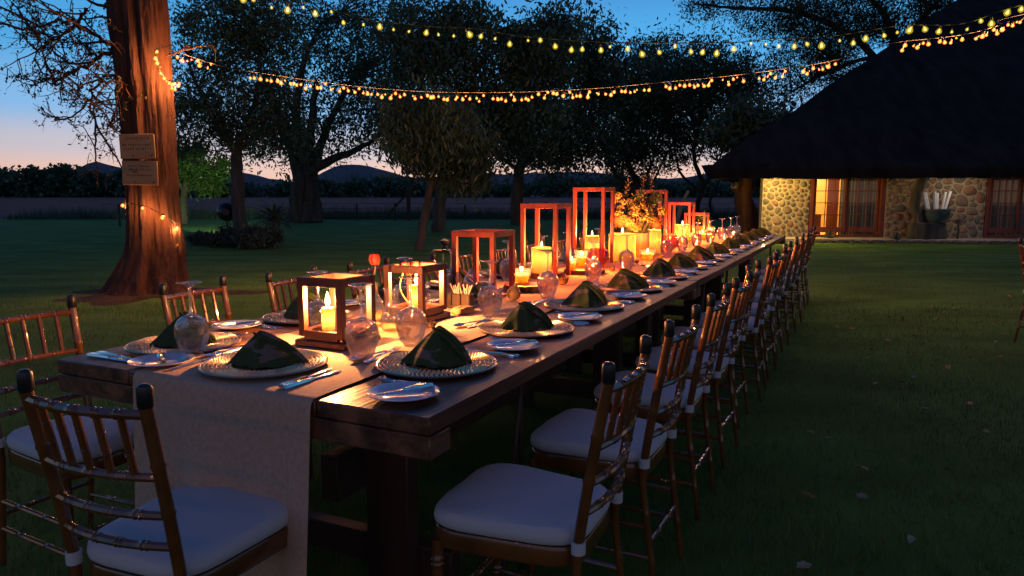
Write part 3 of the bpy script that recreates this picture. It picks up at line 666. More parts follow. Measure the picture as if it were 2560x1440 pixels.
b = MB(); b.lathe([(.0, .0), (.22, .0), (.29, .09), (.325, .22), (.33, .30), (.35, .32), (.35, .36), (.32, .37), (.305, .33), (.30, .20), (.20, .04), (.0, .03)], 28); ob('bowl', b.mesh('bowl', 'pot'), t)
b = MB(); b.lathe([(.332, .255), (.342, .265), (.332, .275)], 28); ob('rim_band', b.mesh('rim_band', 'pot'), t)
MT['white'] = mat('white_roll', (.90, .92, .94), .35)
rn = ['leftmost', 'second from left', 'third from left', 'third from right', 'second from right', 'rightmost']
for i, (bx, tx) in enumerate(((-.17, -.34), (-.11, -.27), (-.01, -.04), (.05, .045), (.13, .24), (.19, .39))):
    b = MB(); p0 = Vector((bx, .02 * (i % 2), .08)); p1 = Vector((tx, .05 + .03 * (i % 2), .78 + .02 * (i % 3)))
    b.tube([p0, p0.lerp(p1, .5), p1], .036, 10); o = ob('white_roll', b.mesh('white_roll', 'white', True, 50), None, (pc.x, pc.y, .527)); tag(o, 'long white roll standing in the glazed pot, ' + rn[i] + ' of six', 'roll', 'white rolls in the pot')
b = MB(); p0 = Vector((.27, .05, .10)); b.tube([p0, p0 + Vector((.07, .04, .3)), p0 + Vector((.12, .05, .56))], [.04, .045, .04], 8); tag(ob('rusty_pipe', b.mesh('rusty_pipe', mat('rust', (.12, .035, .02), .8)), None, (pc.x, pc.y, .527)), 'short rusty pipe leaning in the right side of the pot', 'pipe')
b0 = at(2314, 552, Yk); b = MB(); limb(b, [p - b0 for p in path(Yk - .05, (2316, 604), (2308, 545), (2298, 505), (2312, 465), (2336, 425), (2350, 405))], .13, .12, 9, .012)
b0w = Vector(b0); b.v = [(x, y + .22, z) for x, y, z in b.v]
tag(ob('crooked_post', b.mesh('crooked_post', 'barkdark'), None, (b0.x, b0.y, b0.z)), 'crooked dark trunk propping up the eave behind the pot', 'post')
k2 = W(2392, 606, 0); b = MB(); limb(b, [(0, 0, 0), (.02, 0, .35), (-.02, .02, .62)], .035, .02, 6)
t = thing('sapling', 'thin bare sapling in front of the stone wall right of the pot', 'sapling', k2); ob('stem', b.mesh('stem', 'barkdark'), t)
b = MB()
for q in range(7): limb(b, [(0, 0, .5), (random.gauss(0, .08), random.gauss(0, .06), .6), (random.gauss(0, .16), random.gauss(0, .1), .66 + random.uniform(-.1, .12))], .012, .006, 4)
ob('twigs', b.mesh('twigs', 'barkdark'), t)
def rosette(n, ln, w, up, bend, z0=0):
    leaves = []
    for i in range(n):
        a = i * 2.39996; b = MB(); m_ = 6; vs = []; el = up[0] + (up[1] - up[0]) * (i / n); l_ = ln * random.uniform(.8, 1.1)
        x = z = 0; e = el
        for j in range(m_ + 1):
            f = j / m_; ww = w * (1 - f ** 2.2) * (.7 + .6 * f * (1 - f) * 2) + .002
            for sd in (-1, 0, 1): vs.append((x, sd * ww, z0 + z + abs(sd) * ww * .35))
            x += math.cos(e) * l_ / m_; z += math.sin(e) * l_ / m_; e -= bend / m_
        b.add(vs, [(3 * j + q, 3 * j + q + 1, 3 * j + 4 + q, 3 * j + 3 + q) for j in range(m_) for q in range(2)])
        leaves.append((b.mesh('leaf', 'aloe', True, 70), a))
    return leaves
for (px, py), lab, n_ in (((2072, 604), 'small spiky agave below the lit glass door', 16), ((2238, 607), 'small spiky agave left of the stump block', 16)):
    t = thing('agave', lab, 'agave', W(px, py, 0), 0, 'agaves along the verandah')
    for me, a in rosette(n_, .36, .03, (R(30), R(80)), R(12)): ob('leaf', me, t, (0, 0, 0), (0, 0, a))
# potted plant far down by the table end
# aloe bed left of the middle
ab = W(688, 608, 0)
t = thing('tree_aloe', 'large rosette aloe with arching leaves in the garden bed', 'aloe', ab)
b = MB(); limb(b, [(0, 0, 0), (0, 0, .35), (.02, 0, .62)], .14, .12, 9); ob('stem', b.mesh('stem', 'barkdark'), t)
for me, a in rosette(46, .82, .045, (R(-15), R(75)), R(55), .58): ob('leaf', me, t, (0, 0, 0), (0, 0, a))
MT['shrub'] = leafmat('shrub', (.06, .085, .06))
for px, py, w_, h_, lab in ((575, 618, .62, .42, 'low bushy shrub at the left of the aloe bed'), (640, 622, .7, .5, 'low bushy shrub in front of the big aloe'), (520, 612, .45, .25, 'smallest shrub at the far left of the aloe bed')):
    p = W(px, py, 0); t = thing('shrub', lab, 'shrub', p, 0, 'shrubs of the aloe bed')
    A = np.array(blob_clumps([(Vector((0, 0, h_ * .5)), (w_, w_ * .7, h_ * .55), 1)], 60, .12))
    tag(ob('foliage', fast_mesh('foliage', *leafcloud(A, 2600, .13, -.5, .22), 'shrub'), t), kind='stuff')
    b = MB()
    for q in range(6): limb(b, [(0, 0, 0), (random.gauss(0, .1), random.gauss(0, .1), h_ * .4), (random.gauss(0, w_ * .4), random.gauss(0, w_ * .3), h_ * .8)], .02, .008, 4)
    ob('stem', b.mesh('stem', 'barkdark'), t)
# floodlight fixed to the garden tree, lighting the small tree and the grass behind
fp = at(566, 530, 20.6); t = thing('floodlight', 'round black floodlight fixed beside the garden tree, facing away', 'floodlight', fp); 
b = MB(); b.lathe([(.0, -.14), (.10, -.14), (.22, -.02), (.27, .06), (.27, .10), (.25, .10), (.24, .06), (.0, .05)], 24); hb = ob('housing', b.mesh('housing', 'cap'), t); hb.rotation_euler = (R(-88), 0, R(14))
b = MB(); b.lathe([(.0, .075), (.238, .075)], 24); q = ob('lens', b.mesh('lens', emit('flood_lens', (.85, 1, .6), 5)), t); q.rotation_euler = (R(-88), 0, R(14))
b = MB(); b.tube([(0, 0, -.25), (.0, -.0, -.55), (.3, -.1, -.62)], .03, 7); ob('bracket', b.mesh('bracket', 'cap'), t)
sp = bpy.data.lights.new('floodlight_beam', 'SPOT'); sp.energy = 3000; sp.color = (.75, 1, .45); sp.spot_size = R(30); sp.spot_blend = .5; sp.shadow_soft_size = .1
so = ob('floodlight_beam', sp, t, (-.05, .16, .0)); so.rotation_euler = (at(522, 528, 39) - fp).to_track_quat('-Z', 'Y').to_euler()
# wire fence along the verge
MT['post'] = mat('fence_post', (.055, .05, .045), .9)
fx = []
for px, py, h_, lab in ((300, 566, .9, 'thin fence post at the far left of the verge'), (390, 566, .9, ''), (893, 551, .8, 'short thin fence post left of the strainer post'), (988, 551, .85, 'short thin fence post just left of the strainer post'), (1162, 551, .75, 'short thin fence post right of the leaning tree'), (1365, 553, .9, 'short thin fence post behind the tall frames')):
    if not lab: continue
    p = W(px, py, 0); b = MB(); b.tube([(0, 0, -.03), (0, 0, h_)], .045, 7); tag(ob('fence_post', b.mesh('fence_post', 'post'), None, p), lab, 'fence post', 'posts of the wire fence'); fx.append((p, h_))
p = W(1022, 551, 0); t = thing('strainer_post', 'tall fence post with a slanting brace behind the leaning tree', 'fence post', p)
b = MB(); b.tube([(0, 0, -.03), (0, 0, 1.5)], .10, 9); ob('post', b.mesh('post', 'post'), t)
b = MB(); b.tube([(0, 0, 1.35), (-1.3, 0, .0)], .05, 7); ob('brace', b.mesh('brace', 'post'), t)
b = MB()
for hz in (.3, .55, .78): b.tube([(-20, p.y, hz), (p.x, p.y, hz + .05), (20, p.y, hz)], .012, 4)
tag(ob('fence_wire', b.mesh('fence_wire', 'post'), None), 'three slack wires of the fence between lawn and field', 'wire', kind='stuff')

# ================================================================== the long table
TL = [(0.0, 2.97), (2.985, 5.30), (5.315, 8.30)]; TW = 1.39
tn = ['nearest of the three heavy plank tables set end to end', 'middle one of the three heavy plank tables set end to end', 'farthest of the three heavy plank tables set end to end']
for (u0, u1), lab in zip(TL, tn):
    t = thing('plank_table', lab, 'table', UV((u0 + u1) / 2, 0, 0), RZU, 'plank tables set end to end'); l_ = u1 - u0
    # local x runs to the right (minus v), y along the table
    ws = (.34, .35, .36, .34); v = 0
    for i, w_ in enumerate(ws):
        b = MB(); b.box((-(v + w_ / 2), 0, T - .022 - random.uniform(0, .0015)), (w_ - .005, l_ - random.uniform(.001, .006), .044), .004); ob('plank', b.mesh('plank', 'top'), t); v += w_ + .0
    for sy in (-1, 1):
        b = MB(); b.box((-TW / 2, sy * (l_ / 2 - .05), T - .046 - .03), (TW - .004, .095, .058), .004); ob('end_batten', b.mesh('end_batten', 'top'), t)
        yy = sy * (l_ / 2 - .42)
        b = MB(); b.box((-TW / 2 - .28, yy, .33), (.16, .06, .66), .005); ob('leg', b.mesh('leg', 'darkwood'), t)
        b = MB(); b.box((-TW / 2 + .28, yy, .33), (.16, .06, .66), .005); ob('leg', b.mesh('leg', 'darkwood'), t)
        b = MB(); b.box((-TW / 2, yy, .68), (1.0, .08, .075), .005); ob('leg_header', b.mesh('leg_header', 'darkwood'), t)
        b = MB(); b.box((-TW / 2, yy + .062, .12), (.95, .06, .1), .005); ob('leg_foot', b.mesh('leg_foot', 'darkwood'), t)
        for sx, sd in ((-.10, 1), (-TW + .10, -1)):
            b = MB(); b.tube([(sx, yy - .28 * sy, T - .05), (sx - .02 * sd, yy - .33 * sy, .0)], .008, 7); ob('iron_rod', b.mesh('iron_rod', 'metalrod'), t)
            b = MB(); b.tube([(sx, yy - .28 * sy + .02, T - .05), (sx - .02 * sd, yy - .18 * sy, .0)], .008, 7); ob('iron_rod', b.mesh('iron_rod', 'metalrod'), t)
    b = MB(); b.box((-TW / 2, 0, .33), (.07, l_ - .9, .16), .005); ob('stretcher', b.mesh('stretcher', 'darkwood'), t)
# cloth runner, hanging down over the near end
MT['cloth'] = mat('runner_linen', (.62, .40, .27), .9, var=(70, .14), bump=(420, .25))
b = MB(); prof = []
zc = T + .004
for i in range(26): prof.append((-.012 - .05 * (1 - i / 25) ** 2 * 0, .06 + (zc - .03 - .06) * i / 25))
prof += [(-.009, zc - .012), (0.0, zc - .002), (.02, zc)]
nu = 70
for i in range(1, nu + 1): prof.append((.02 + 8.26 * i / nu, zc))
nv = 22; vs = []
for k, (u, z) in enumerate(prof):
    hang = max(0, min(1, (zc - .02 - z) / (T)))
    for j in range(nv + 1):
        f = j / nv; v = .345 + .665 * f + (f - .5) * .10 * hang ** 1.3
        du = -.045 * hang * (1 + math.sin(f * 11 + 1.0) * .8 + .5 * math.sin(f * 23 + 2 * z)) - .008 * hang * math.sin(f * 47 + 6 * z) - .03 * hang ** 2
        dz = .0016 * abs(math.sin(u * 3.1 + f * 5)) + .0010 * math.sin(u * 9 + f * 9) if u > .05 else 0
        vs.append(tuple(UV(u + du, v + (.006 * math.sin(u * 4) if u > 0 else 0), z + max(0, dz))))
b.add(vs, [(k * (nv + 1) + j, k * (nv + 1) + j + 1, (k + 1) * (nv + 1) + j + 1, (k + 1) * (nv + 1) + j) for k in range(len(prof) - 1) for j in range(nv)])
tag(ob('table_runner', b.mesh('table_runner', 'cloth', True, 80)), 'long beige linen runner hanging over the near end of the table', 'table runner')

# ------------------------------------------------------------------ chairs
def bamboo(p0, p1, r, nodes, bow=None, n=8, taper=1.0):
    p0 = Vector(p0); p1 = Vector(p1); pts = []; rad = []; m_ = 14
    fs = sorted([i / m_ for i in range(m_ + 1)] + [x + d for x in nodes for d in (-.028, -.018, -.008, .008, .018, .028)])
    for f in fs:
        p = p0.lerp(p1, f)
        if bow: p = p + Vector(bow) * (1 - (2 * f - 1) ** 2)
        q = 1.0
        for x in nodes:
            d = abs(abs(f - x) - .018)
            if d < .003: q = 1.22
        pts.append(p); rad.append(r * q * (1 + (taper - 1) * f))
    b = MB(); b.tube(pts, rad, n); return b
def chair_proto(sd=0):
    P_ = []
    def cush():
        b = MB(); out = []
        def ring(f, z):
            r_ = []
            for k in range(44):
                a = 2 * math.pi * k / 44; c_, s_ = math.cos(a), math.sin(a); e = .42
                x = math.copysign(abs(c_) ** e, c_); y = math.copysign(abs(s_) ** e, s_)
                r_.append((x * (.185 + .020 * y) * f, (y * .205) * f + .0, z))
            return r_
        rings = [ring(.96, .438), ring(1.0, .446), ring(1.012, .458), ring(1.0, .472), ring(.955, .482), ring(.8, .488), ring(.5, .491), ring(.15, .492)]
        vs = [p for r_ in rings for p in r_]; m_ = 44
        fs = [(i * m_ + k, i * m_ + (k + 1) % m_, (i + 1) * m_ + (k + 1) % m_, (i + 1) * m_ + k) for i in range(len(rings) - 1) for k in range(m_)] + [tuple(range(m_))[::-1], tuple((len(rings) - 1) * m_ + k for k in range(m_))]
        vs = [(x, y, z + (.0030 * math.sin(9 * x + 2.1 * sd) * math.sin(11 * y + sd) - .0035 * math.exp(-((x - .03 * sd) ** 2 + (y + .04) ** 2) / .008) + .0016 * math.sin(38 * x + 26 * y + 3 * sd)) * (z > .47)) for x, y, z in vs]
        b.add(vs, fs); return b
    P_.append(('seat_cushion', cush().mesh('seat_cushion', 'cushion'), []))
    b = MB(); out = []; m_ = 44
    for z, f in ((.432, .93), (.437, .985), (.432, 1.0), (.392, 1.0), (.387, .985), (.387, .90), (.432, .90)):
        for k in range(m_):
            a = 2 * math.pi * k / m_; c_, s_ = math.cos(a), math.sin(a); e = .42
            x = math.copysign(abs(c_) ** e, c_); y = math.copysign(abs(s_) ** e, s_); out.append((x * (.185 + .020 * y) * f, y * .205 * f, z))
    b.add(out, [(i * m_ + k, i * m_ + (k + 1) % m_, ((i + 1) % 7) * m_ + (k + 1) % m_, ((i + 1) % 7) * m_ + k) for i in range(7) for k in range(m_)])
    P_.append(('seat_frame', b.mesh('seat_frame', 'resin'), []))
    for sx in (-1, 1): P_.append(('front_leg', bamboo((sx * .178, .175, .0), (sx * .176, .172, .40), .0125, (.35, .6, .85), taper=1.25).mesh('front_leg', 'resin'), []))
    PX = lambda z: .158 + .012 * max(0, z - .4) / .5
    PY = lambda z: -.196 - .085 * (max(0, z - .40) / .5) ** 1.15 - .055 * (max(0, .40 - z) / .4)
    capm = MB(); capm.lathe([(.0, .0), (.0135, .0), (.0158, .004), (.0158, .038), (.0138, .045), (.008, .049), (.0, .050)], 14)
    for sx in (-1, 1):
        b = MB(); zs = []
        zz = [0, .1, .12, .128, .136, .2, .27, .278, .286, .38, .45, .5, .55, .61, .618, .626, .66, .72, .728, .736, .8, .84, .86]
        rr = [q * .84 for q in (.0115, .0125, .0125, .0155, .0125, .013, .013, .016, .013, .014, .016, .0165, .0165, .0165, .0195, .0165, .0165, .0165, .0195, .0165, .0165, .0165, .0165)]
        b.tube([(sx * PX(z), PY(z), z) for z in zz], rr, 10)
        c_ = MB(); c_.v = [(x + sx * PX(.858), y + PY(.858), z + .858) for x, y, z in capm.v]; c_.f = list(capm.f); c_.m = list(capm.m)
        tb_ = MB(); tb_.tube([(sx * PX(.46), PY(.46), .434), (sx * PX(.46), PY(.46), .464)], .0175, 10)
        P_.append(('back_post', b.mesh('back_post', 'resin'), [('post_cap', c_.mesh('post_cap', 'cap')), ('cushion_tie', tb_.mesh('cushion_tie', 'cushion'))]))
    def rail(z, r, nodes, bow=-.026, nm='back_rail'):
        P_.append((nm, bamboo((-PX(z), PY(z), z), (PX(z), PY(z), z), r, nodes, (0, bow, 0), 8).mesh(nm, 'resin'), []))
    rail(.842, .0108, (.17, .33, .5, .67, .83)); rail(.700, .0100, (.25, .5, .75)); rail(.610, .0100, (.2, .4, .6, .8)); rail(.535, .0100, (.2, .4, .6, .8))
    for i in range(5):
        f = (i + 1) / 6; x = lambda z: -PX(z) + 2 * PX(z) * f; bw = -.026 * (1 - (2 * f - 1) ** 2)
        P_.append(('spindle', bamboo((x(.70), PY(.70) + bw, .705), (x(.84), PY(.84) + bw, .838), .0082, (.35, .68)).mesh('spindle', 'resin'), []))
    for z in (.14, .24):
        for sx in (-1, 1): P_.append(('stretcher', bamboo((sx * PX(z), PY(z), z), (sx * .178, .174, z), .0085, (.3, .7)).mesh('stretcher', 'resin'), []))
    P_.append(('stretcher', bamboo((-.178, .175, .19), (.178, .175, .19), .0085, (.3, .7)).mesh('stretcher', 'resin'), []))
    P_.append(('stretcher', bamboo((-PX(.19), PY(.19), .19), (PX(.19), PY(.19), .19), .0085, (.3, .7)).mesh('stretcher', 'resin'), []))
    return P_
CHS = [chair_proto(q) for q in range(3)]
RU = [.31, .92, 1.56, 2.16, 2.78, 3.38, 4.0, 4.62, 5.24, 5.88, 6.5, 7.12, 7.72]
for i, u in enumerate(RU):
    p = UV(u, -.115 + (random.uniform(-.025, .025) if i > 1 else .012) + (.03 if i > 3 else 0), 0)
    place(random.choice(CHS), 'chiavari_chair', 'gold-brown bamboo-style chair, ' + ORD[i] + ' from the near end along the right side', 'chair', p, math.pi / 2 - YAW + R(random.uniform(-5, 5) if i > 1 else 1.5 - 3 * i), 'chairs along the right side of the table')
LU = [(.14, 1.50), (.88, 1.50), (1.40, 1.42), (1.98, 1.40), (2.44, 1.36), (3.02, 1.36), (3.62, 1.36), (4.22, 1.36), (4.85, 1.36), (5.45, 1.36)]
for i, (u, v) in enumerate(LU):
    place(random.choice(CHS), 'chiavari_chair', 'gold-brown bamboo-style chair, ' + ORD[i] + ' from the near end along the left side', 'chair', UV(u, v, 0), -math.pi / 2 - YAW + R(random.uniform(-4, 4)), 'chairs along the left side of the table')
place(random.choice(CHS), 'chiavari_chair', 'bamboo-style chair at the near head of the table, its back to us', 'chair', (-.792, 1.705, 0), R(-20.5))
place(random.choice(CHS), 'chiavari_chair', 'lone bamboo-style chair cut off by the right edge of the picture', 'chair', (4.56, 5.92, 0), R(-108))

# ------------------------------------------------------------------ place settings
def charger_mesh():
    b = MB(); b.lathe([(.0, .004), (.095, .004), (.102, .007), (.176, .0125), (.181, .0115), (.182, .009), (.176, .007), (.10, .0), (.0, .0)], 56)
    for q, r in enumerate(np.arange(.098, .175, .0120)):
        n_ = int(2 * math.pi * r / .0135); z = .0072 + (r - .102) * .067
        for k in range(n_):
            a = 2 * math.pi * (k + .5 * (q % 2)) / n_; ca, sa = math.cos(a), math.sin(a); h = .0050
            vs = [(ca * (r + dr) - sa * dt, sa * (r + dr) + ca * dt, z + dz) for dr, dt, dz in ((-h * .8, -h, -.001), (h * .8, -h, -.001), (h * .8, h, -.001), (-h * .8, h, -.001), (-h * .35, -h * .5, .0052), (h * .35, -h * .5, .0052), (h * .35, h * .5, .0052), (-h * .35, h * .5, .0052))]
            b.add(vs, [(0, 1, 5, 4), (1, 2, 6, 5), (2, 3, 7, 6), (3, 0, 4, 7), (4, 5, 6, 7)], 1)
    b.lathe([(.1755, .0135), (.1795, .0150), (.1825, .0128), (.1815, .0100)], 56, mi=1)
    return b.mesh('charger_plate', ['chargerdark', 'charger'], True, 30, fix=False)
ME_CH = charger_mesh()
b = MB(); b.lathe([(.0, .004), (.052, .004), (.058, .008), (.086, .0155), (.092, .0165), (.093, .015), (.088, .0125), (.06, .004), (.05, .0), (.0, .0)], 44); ME_SP = b.mesh('side_plate', 'china')
def napmat():
    m = bpy.data.materials.new('palm_print_napkin'); m.use_nodes = True; n = m.node_tree.nodes; l = m.node_tree.links; bs = n['Principled BSDF']; bs.inputs['Roughness'].default_value = .9; bs.inputs['Specular IOR Level'].default_value = .15
    tcn = n.new('ShaderNodeTexCoord'); oi = n.new('ShaderNodeObjectInfo'); mp = n.new('ShaderNodeMapping'); l.new(tcn.outputs['Object'], mp.inputs[0])
    cb_ = n.new('ShaderNodeCombineXYZ'); ml = n.new('ShaderNodeMath'); ml.operation = 'MULTIPLY'; ml.inputs[1].default_value = 7; l.new(oi.outputs['Random'], ml.inputs[0]); l.new(ml.outputs[0], cb_.inputs[0]); l.new(ml.outputs[0], cb_.inputs[2]); l.new(cb_.outputs[0], mp.inputs['Location'])
    m2 = n.new('ShaderNodeMapping'); m2.inputs['Scale'].default_value = (1, 1, 3.4); m2.inputs['Rotation'].default_value = (.3, .75, .2); l.new(mp.outputs[0], m2.inputs[0])
    ns = n.new('ShaderNodeTexNoise'); ns.inputs['Scale'].default_value = 26; ns.inputs['Detail'].default_value = 2; l.new(m2.outputs[0], ns.inputs[0])
    vo = n.new('ShaderNodeTexVoronoi'); vo.inputs['Scale'].default_value = 9; l.new(m2.outputs[0], vo.inputs[0])
    a1 = n.new('ShaderNodeMath'); a1.operation = 'MULTIPLY_ADD'; a1.inputs[1].default_value = .45; l.new(ns.outputs['Fac'], a1.inputs[0]); l.new(vo.outputs['Distance'], a1.inputs[2])
    r1 = n.new('ShaderNodeValToRGB'); r1.color_ramp.elements[0].position = .90; r1.color_ramp.elements[1].position = .94; l.new(a1.outputs[0], r1.inputs[0])
    wv = n.new('ShaderNodeTexWave'); wv.inputs['Scale'].default_value = 34; wv.inputs['Distortion'].default_value = 2.5; wv.inputs['Detail'].default_value = 1; wv.bands_direction = 'DIAGONAL'; l.new(m2.outputs[0], wv.inputs[0]); r2 = n.new('ShaderNodeValToRGB'); l.new(wv.outputs['Fac'], r2.inputs[0]); r2.color_ramp.elements[0].position = .2; r2.color_ramp.elements[1].position = .8; r2.color_ramp.elements[0].color = (.045, .066, .024, 1); r2.color_ramp.elements[1].color = (.085, .110, .045, 1)
    mx = n.new('ShaderNodeMixRGB'); l.new(r1.outputs[0], mx.inputs[0]); mx.inputs[2].default_value = (.21, .150, .130, 1); l.new(r2.outputs[0], mx.inputs[1]); l.new(mx.outputs[0], bs.inputs['Base Color'])
    b_ = n.new('ShaderNodeTexNoise'); b_.inputs['Scale'].default_value = 28; l.new(tcn.outputs['Object'], b_.inputs[0]); bp = n.new('ShaderNodeBump'); bp.inputs['Strength'].default_value = .25; bp.inputs['Distance'].default_value = .01; l.new(b_.outputs[0], bp.inputs['Height']); l.new(bp.outputs[0], bs.inputs['Normal'])
    return m
MT['napkin'] = napmat()
def napkin_mesh(seed, h=.104, w=.115):
    r_ = random.Random(seed); ax, ay = r_.uniform(-.035, .01), .012; b = MB()
    base = []
    K = [(-w, .0), (r_.uniform(-.35, .1) * w, -.066), (w, -.004), (r_.uniform(-.1, .3) * w, .075)]
    n_ = 64; m_ = 14
    for k in range(n_):                          # flat cloth panels meeting in crisp folds
        f = k / n_ * 4; i = int(f); t_ = f - i; p, q = K[i], K[(i + 1) % 4]; base.append((p[0] + (q[0] - p[0]) * t_, p[1] + (q[1] - p[1]) * t_))
    vs = []
    for j in range(m_ + 1):
        f = j / m_
        for k in range(n_):
            x, y = base[k]; bul = .004 * math.sin(math.pi * f) * (1 if y < .01 else .4); fo = .0035 * math.sin(k * .8 + seed) * (1 - f) ** 2 + .0032 * math.sin(k * .55 + seed * 2) * math.sin(math.pi * f)
            s = 1 - f * .965; q = math.hypot(x, y) + 1e-6
            vs.append((ax * f + x * s + x / q * (bul + fo), ay * f + y * s + y / q * (bul + fo), h * f + .0015 + .002 * math.sin(k * .8) * (1 - f)))
    b.add(vs, [(j * n_ + k, j * n_ + (k + 1) % n_, (j + 1) * n_ + (k + 1) % n_, (j + 1) * n_ + k) for j in range(m_) for k in range(n_)] + [tuple(m_ * n_ + k for k in range(n_))])
    ed_ = MB(); pr = [Vector((ax, ay - .004, h + .001)).lerp(Vector((w * .98, -.014, .008)), f) + Vector((.006, -.010, .010)) * math.sin(math.pi * f) for f in [i / 10 for i in range(11)]]
    ed_.tube(pr, [.004, .007, .008, .0085, .009, .0095, .0095, .009, .008, .007, .004], 8)
    fl = MB(); fl.tube([p + Vector((-.018 + .01 * i / 10, -.004, -.004)) for i, p in enumerate(pr)], [.003, .006, .007, .007, .008, .008, .008, .008, .007, .006, .003], 8)
    return [('cloth', b.mesh('cloth', 'napkin', True, 24), []), ('rolled_edge', ed_.mesh('rolled_edge', 'napkin'), []), ('inner_fold', fl.mesh('inner_fold', 'napkin'), [])]
NAP = [napkin_mesh(s, h_, w_) for s, h_, w_ in ((1, .104, .118), (2, .112, .110), (3, .096, .122), (4, .106, .114), (5, .100, .108))]
def flat(outline, prof):
    """cutlery blank: (y, halfwidth, z, thickness)"""
    b = MB(); vs = []
    for y, w_, z, t_ in outline: vs += [(-w_, y, z), (w_, y, z), (w_ * .7, y, z + t_), (-w_ * .7, y, z + t_)]
    m_ = len(outline); fs = [(4 * i + k, 4 * i + (k + 1) % 4, 4 * i + 4 + (k + 1) % 4, 4 * i + 4 + k) for i in range(m_ - 1) for k in range(4)] + [(0, 1, 2, 3), (4 * m_ - 4, 4 * m_ - 3, 4 * m_ - 2, 4 * m_ - 1)]
    b.add(vs, fs); return b
def knife(l_): 
    h = flat([(-.5 * l_, .0075, 0, .006), (-.46 * l_, .0095, 0, .008), (-.2 * l_, .007, 0, .008), (-.02 * l_, .0055, 0, .006)], 0)
    d = flat([(-.02 * l_, .0055, .001, .004), (.0, .0095, .001, .002), (.3 * l_, .0105, .001, .0018), (.42 * l_, .009, .001, .0018), (.5 * l_, .001, .001, .0015)], 0)
    return [('handle', h.mesh('handle', 'steel'), []), ('blade', d.mesh('blade', 'steel'), [])]
def fork(l_):
    h = flat([(-.5 * l_, .0085, .0, .003), (-.4 * l_, .0085, .001, .003), (-.05 * l_, .0035, .004, .0035), (.12 * l_, .0035, .006, .003), (.2 * l_, .011, .005, .0025), (.27 * l_, .0125, .003, .0025)], 0)
    P_ = [('handle', h.mesh('handle', 'steel'), [])]
    for k in range(4):
        x = (k - 1.5) * .0072; b = MB(); b.tube([(x, .265 * l_, .004), (x, .36 * l_, .003), (x, .44 * l_, .006), (x * 1.03, .5 * l_, .011)], [.0022, .0022, .002, .001], 6); P_.append(('tine', b.mesh('tine', 'steel'), []))
    return P_
def spoon(l_):
    h = flat([(-.5 * l_, .0085, 0, .003), (-.4 * l_, .0085, .001, .003), (-.05 * l_, .0035, .004, .0035), (.17 * l_, .0035, .006, .003)], 0)
    b = MB(); vs = []; n_, m_ = 20, 5
    for j in range(m_ + 1):
        f = j / m_
        for k in range(n_): a = 2 * math.pi * k / n_; vs.append((.0185 * f * math.cos(a) * (1 - .12 * math.sin(a)), .33 * l_ + .17 * l_ * f * math.sin(a), .0008 + .0075 * f * f))
    fs = [(j * n_ + k, j * n_ + (k + 1) % n_, (j + 1) * n_ + (k + 1) % n_, (j + 1) * n_ + k) for j in range(m_) for k in range(n_)]
    b.add(vs, fs); b.add([(x, y, z + .0012) for x, y, z in vs], fs)
    return [('handle', h.mesh('handle', 'steel'), []), ('bowl', b.mesh('bowl', 'steel'), [])]
KN, FK, SPN, BK = knife(.225), fork(.205), spoon(.19), knife(.17)
def glass_proto(sc_=1.0):
    bowl = [(.031, .0), (.036, .012), (.0445, .035), (.0515, .062), (.053, .078), (.0505, .095), (.042, .112), (.028, .123), (.012, .129), (.0055, .132)]
    inner = [(max(.0, r - .0011), z if i < 9 else z - .004) for i, (r, z) in enumerate(bowl)]
    b = MB(); b.lathe([(r * sc_, z * sc_) for r, z in bowl[:-1] + [(.0, .1325)]] + [(r * sc_, z * sc_) for r, z in [(.0, .1265)] + inner[-2::-1]], 32, close=True)
    s = MB(); s.lathe([(r * sc_, z * sc_) for r, z in ((.0, .122), (.010, .1245), (.0075, .131), (.0048, .140), (.0040, .165), (.0040, .195), (.0052, .212), (.0, .2125))], 14)
    f = MB(); f.lathe([(r * sc_, z * sc_) for r, z in ((.0, .2125), (.0054, .213), (.012, .222), (.026, .2275), (.038, .2300), (.0385, .2312), (.037, .2325), (.0, .2335))], 32)
    rm = MB(); rm.lathe([((.031 + .0011 * math.cos(a)) * sc_, (.0012 + .0011 * math.sin(a)) * sc_) for a in [i * math.pi / 4 for i in range(8)]], 32, close=True)
    return [('bowl', b.mesh('bowl', 'bowlglass'), [('rim', rm.mesh('rim', 'stemglass'))]), ('stem', s.mesh('stem', 'stemglass'), []), ('foot', f.mesh('foot', 'footglass'), [])]
GL = glass_proto()
ZC = T + .0015; ZR = T + .0075
def near(i, side): return ORD[i] + ' ' + side + '-hand setting from the near end'
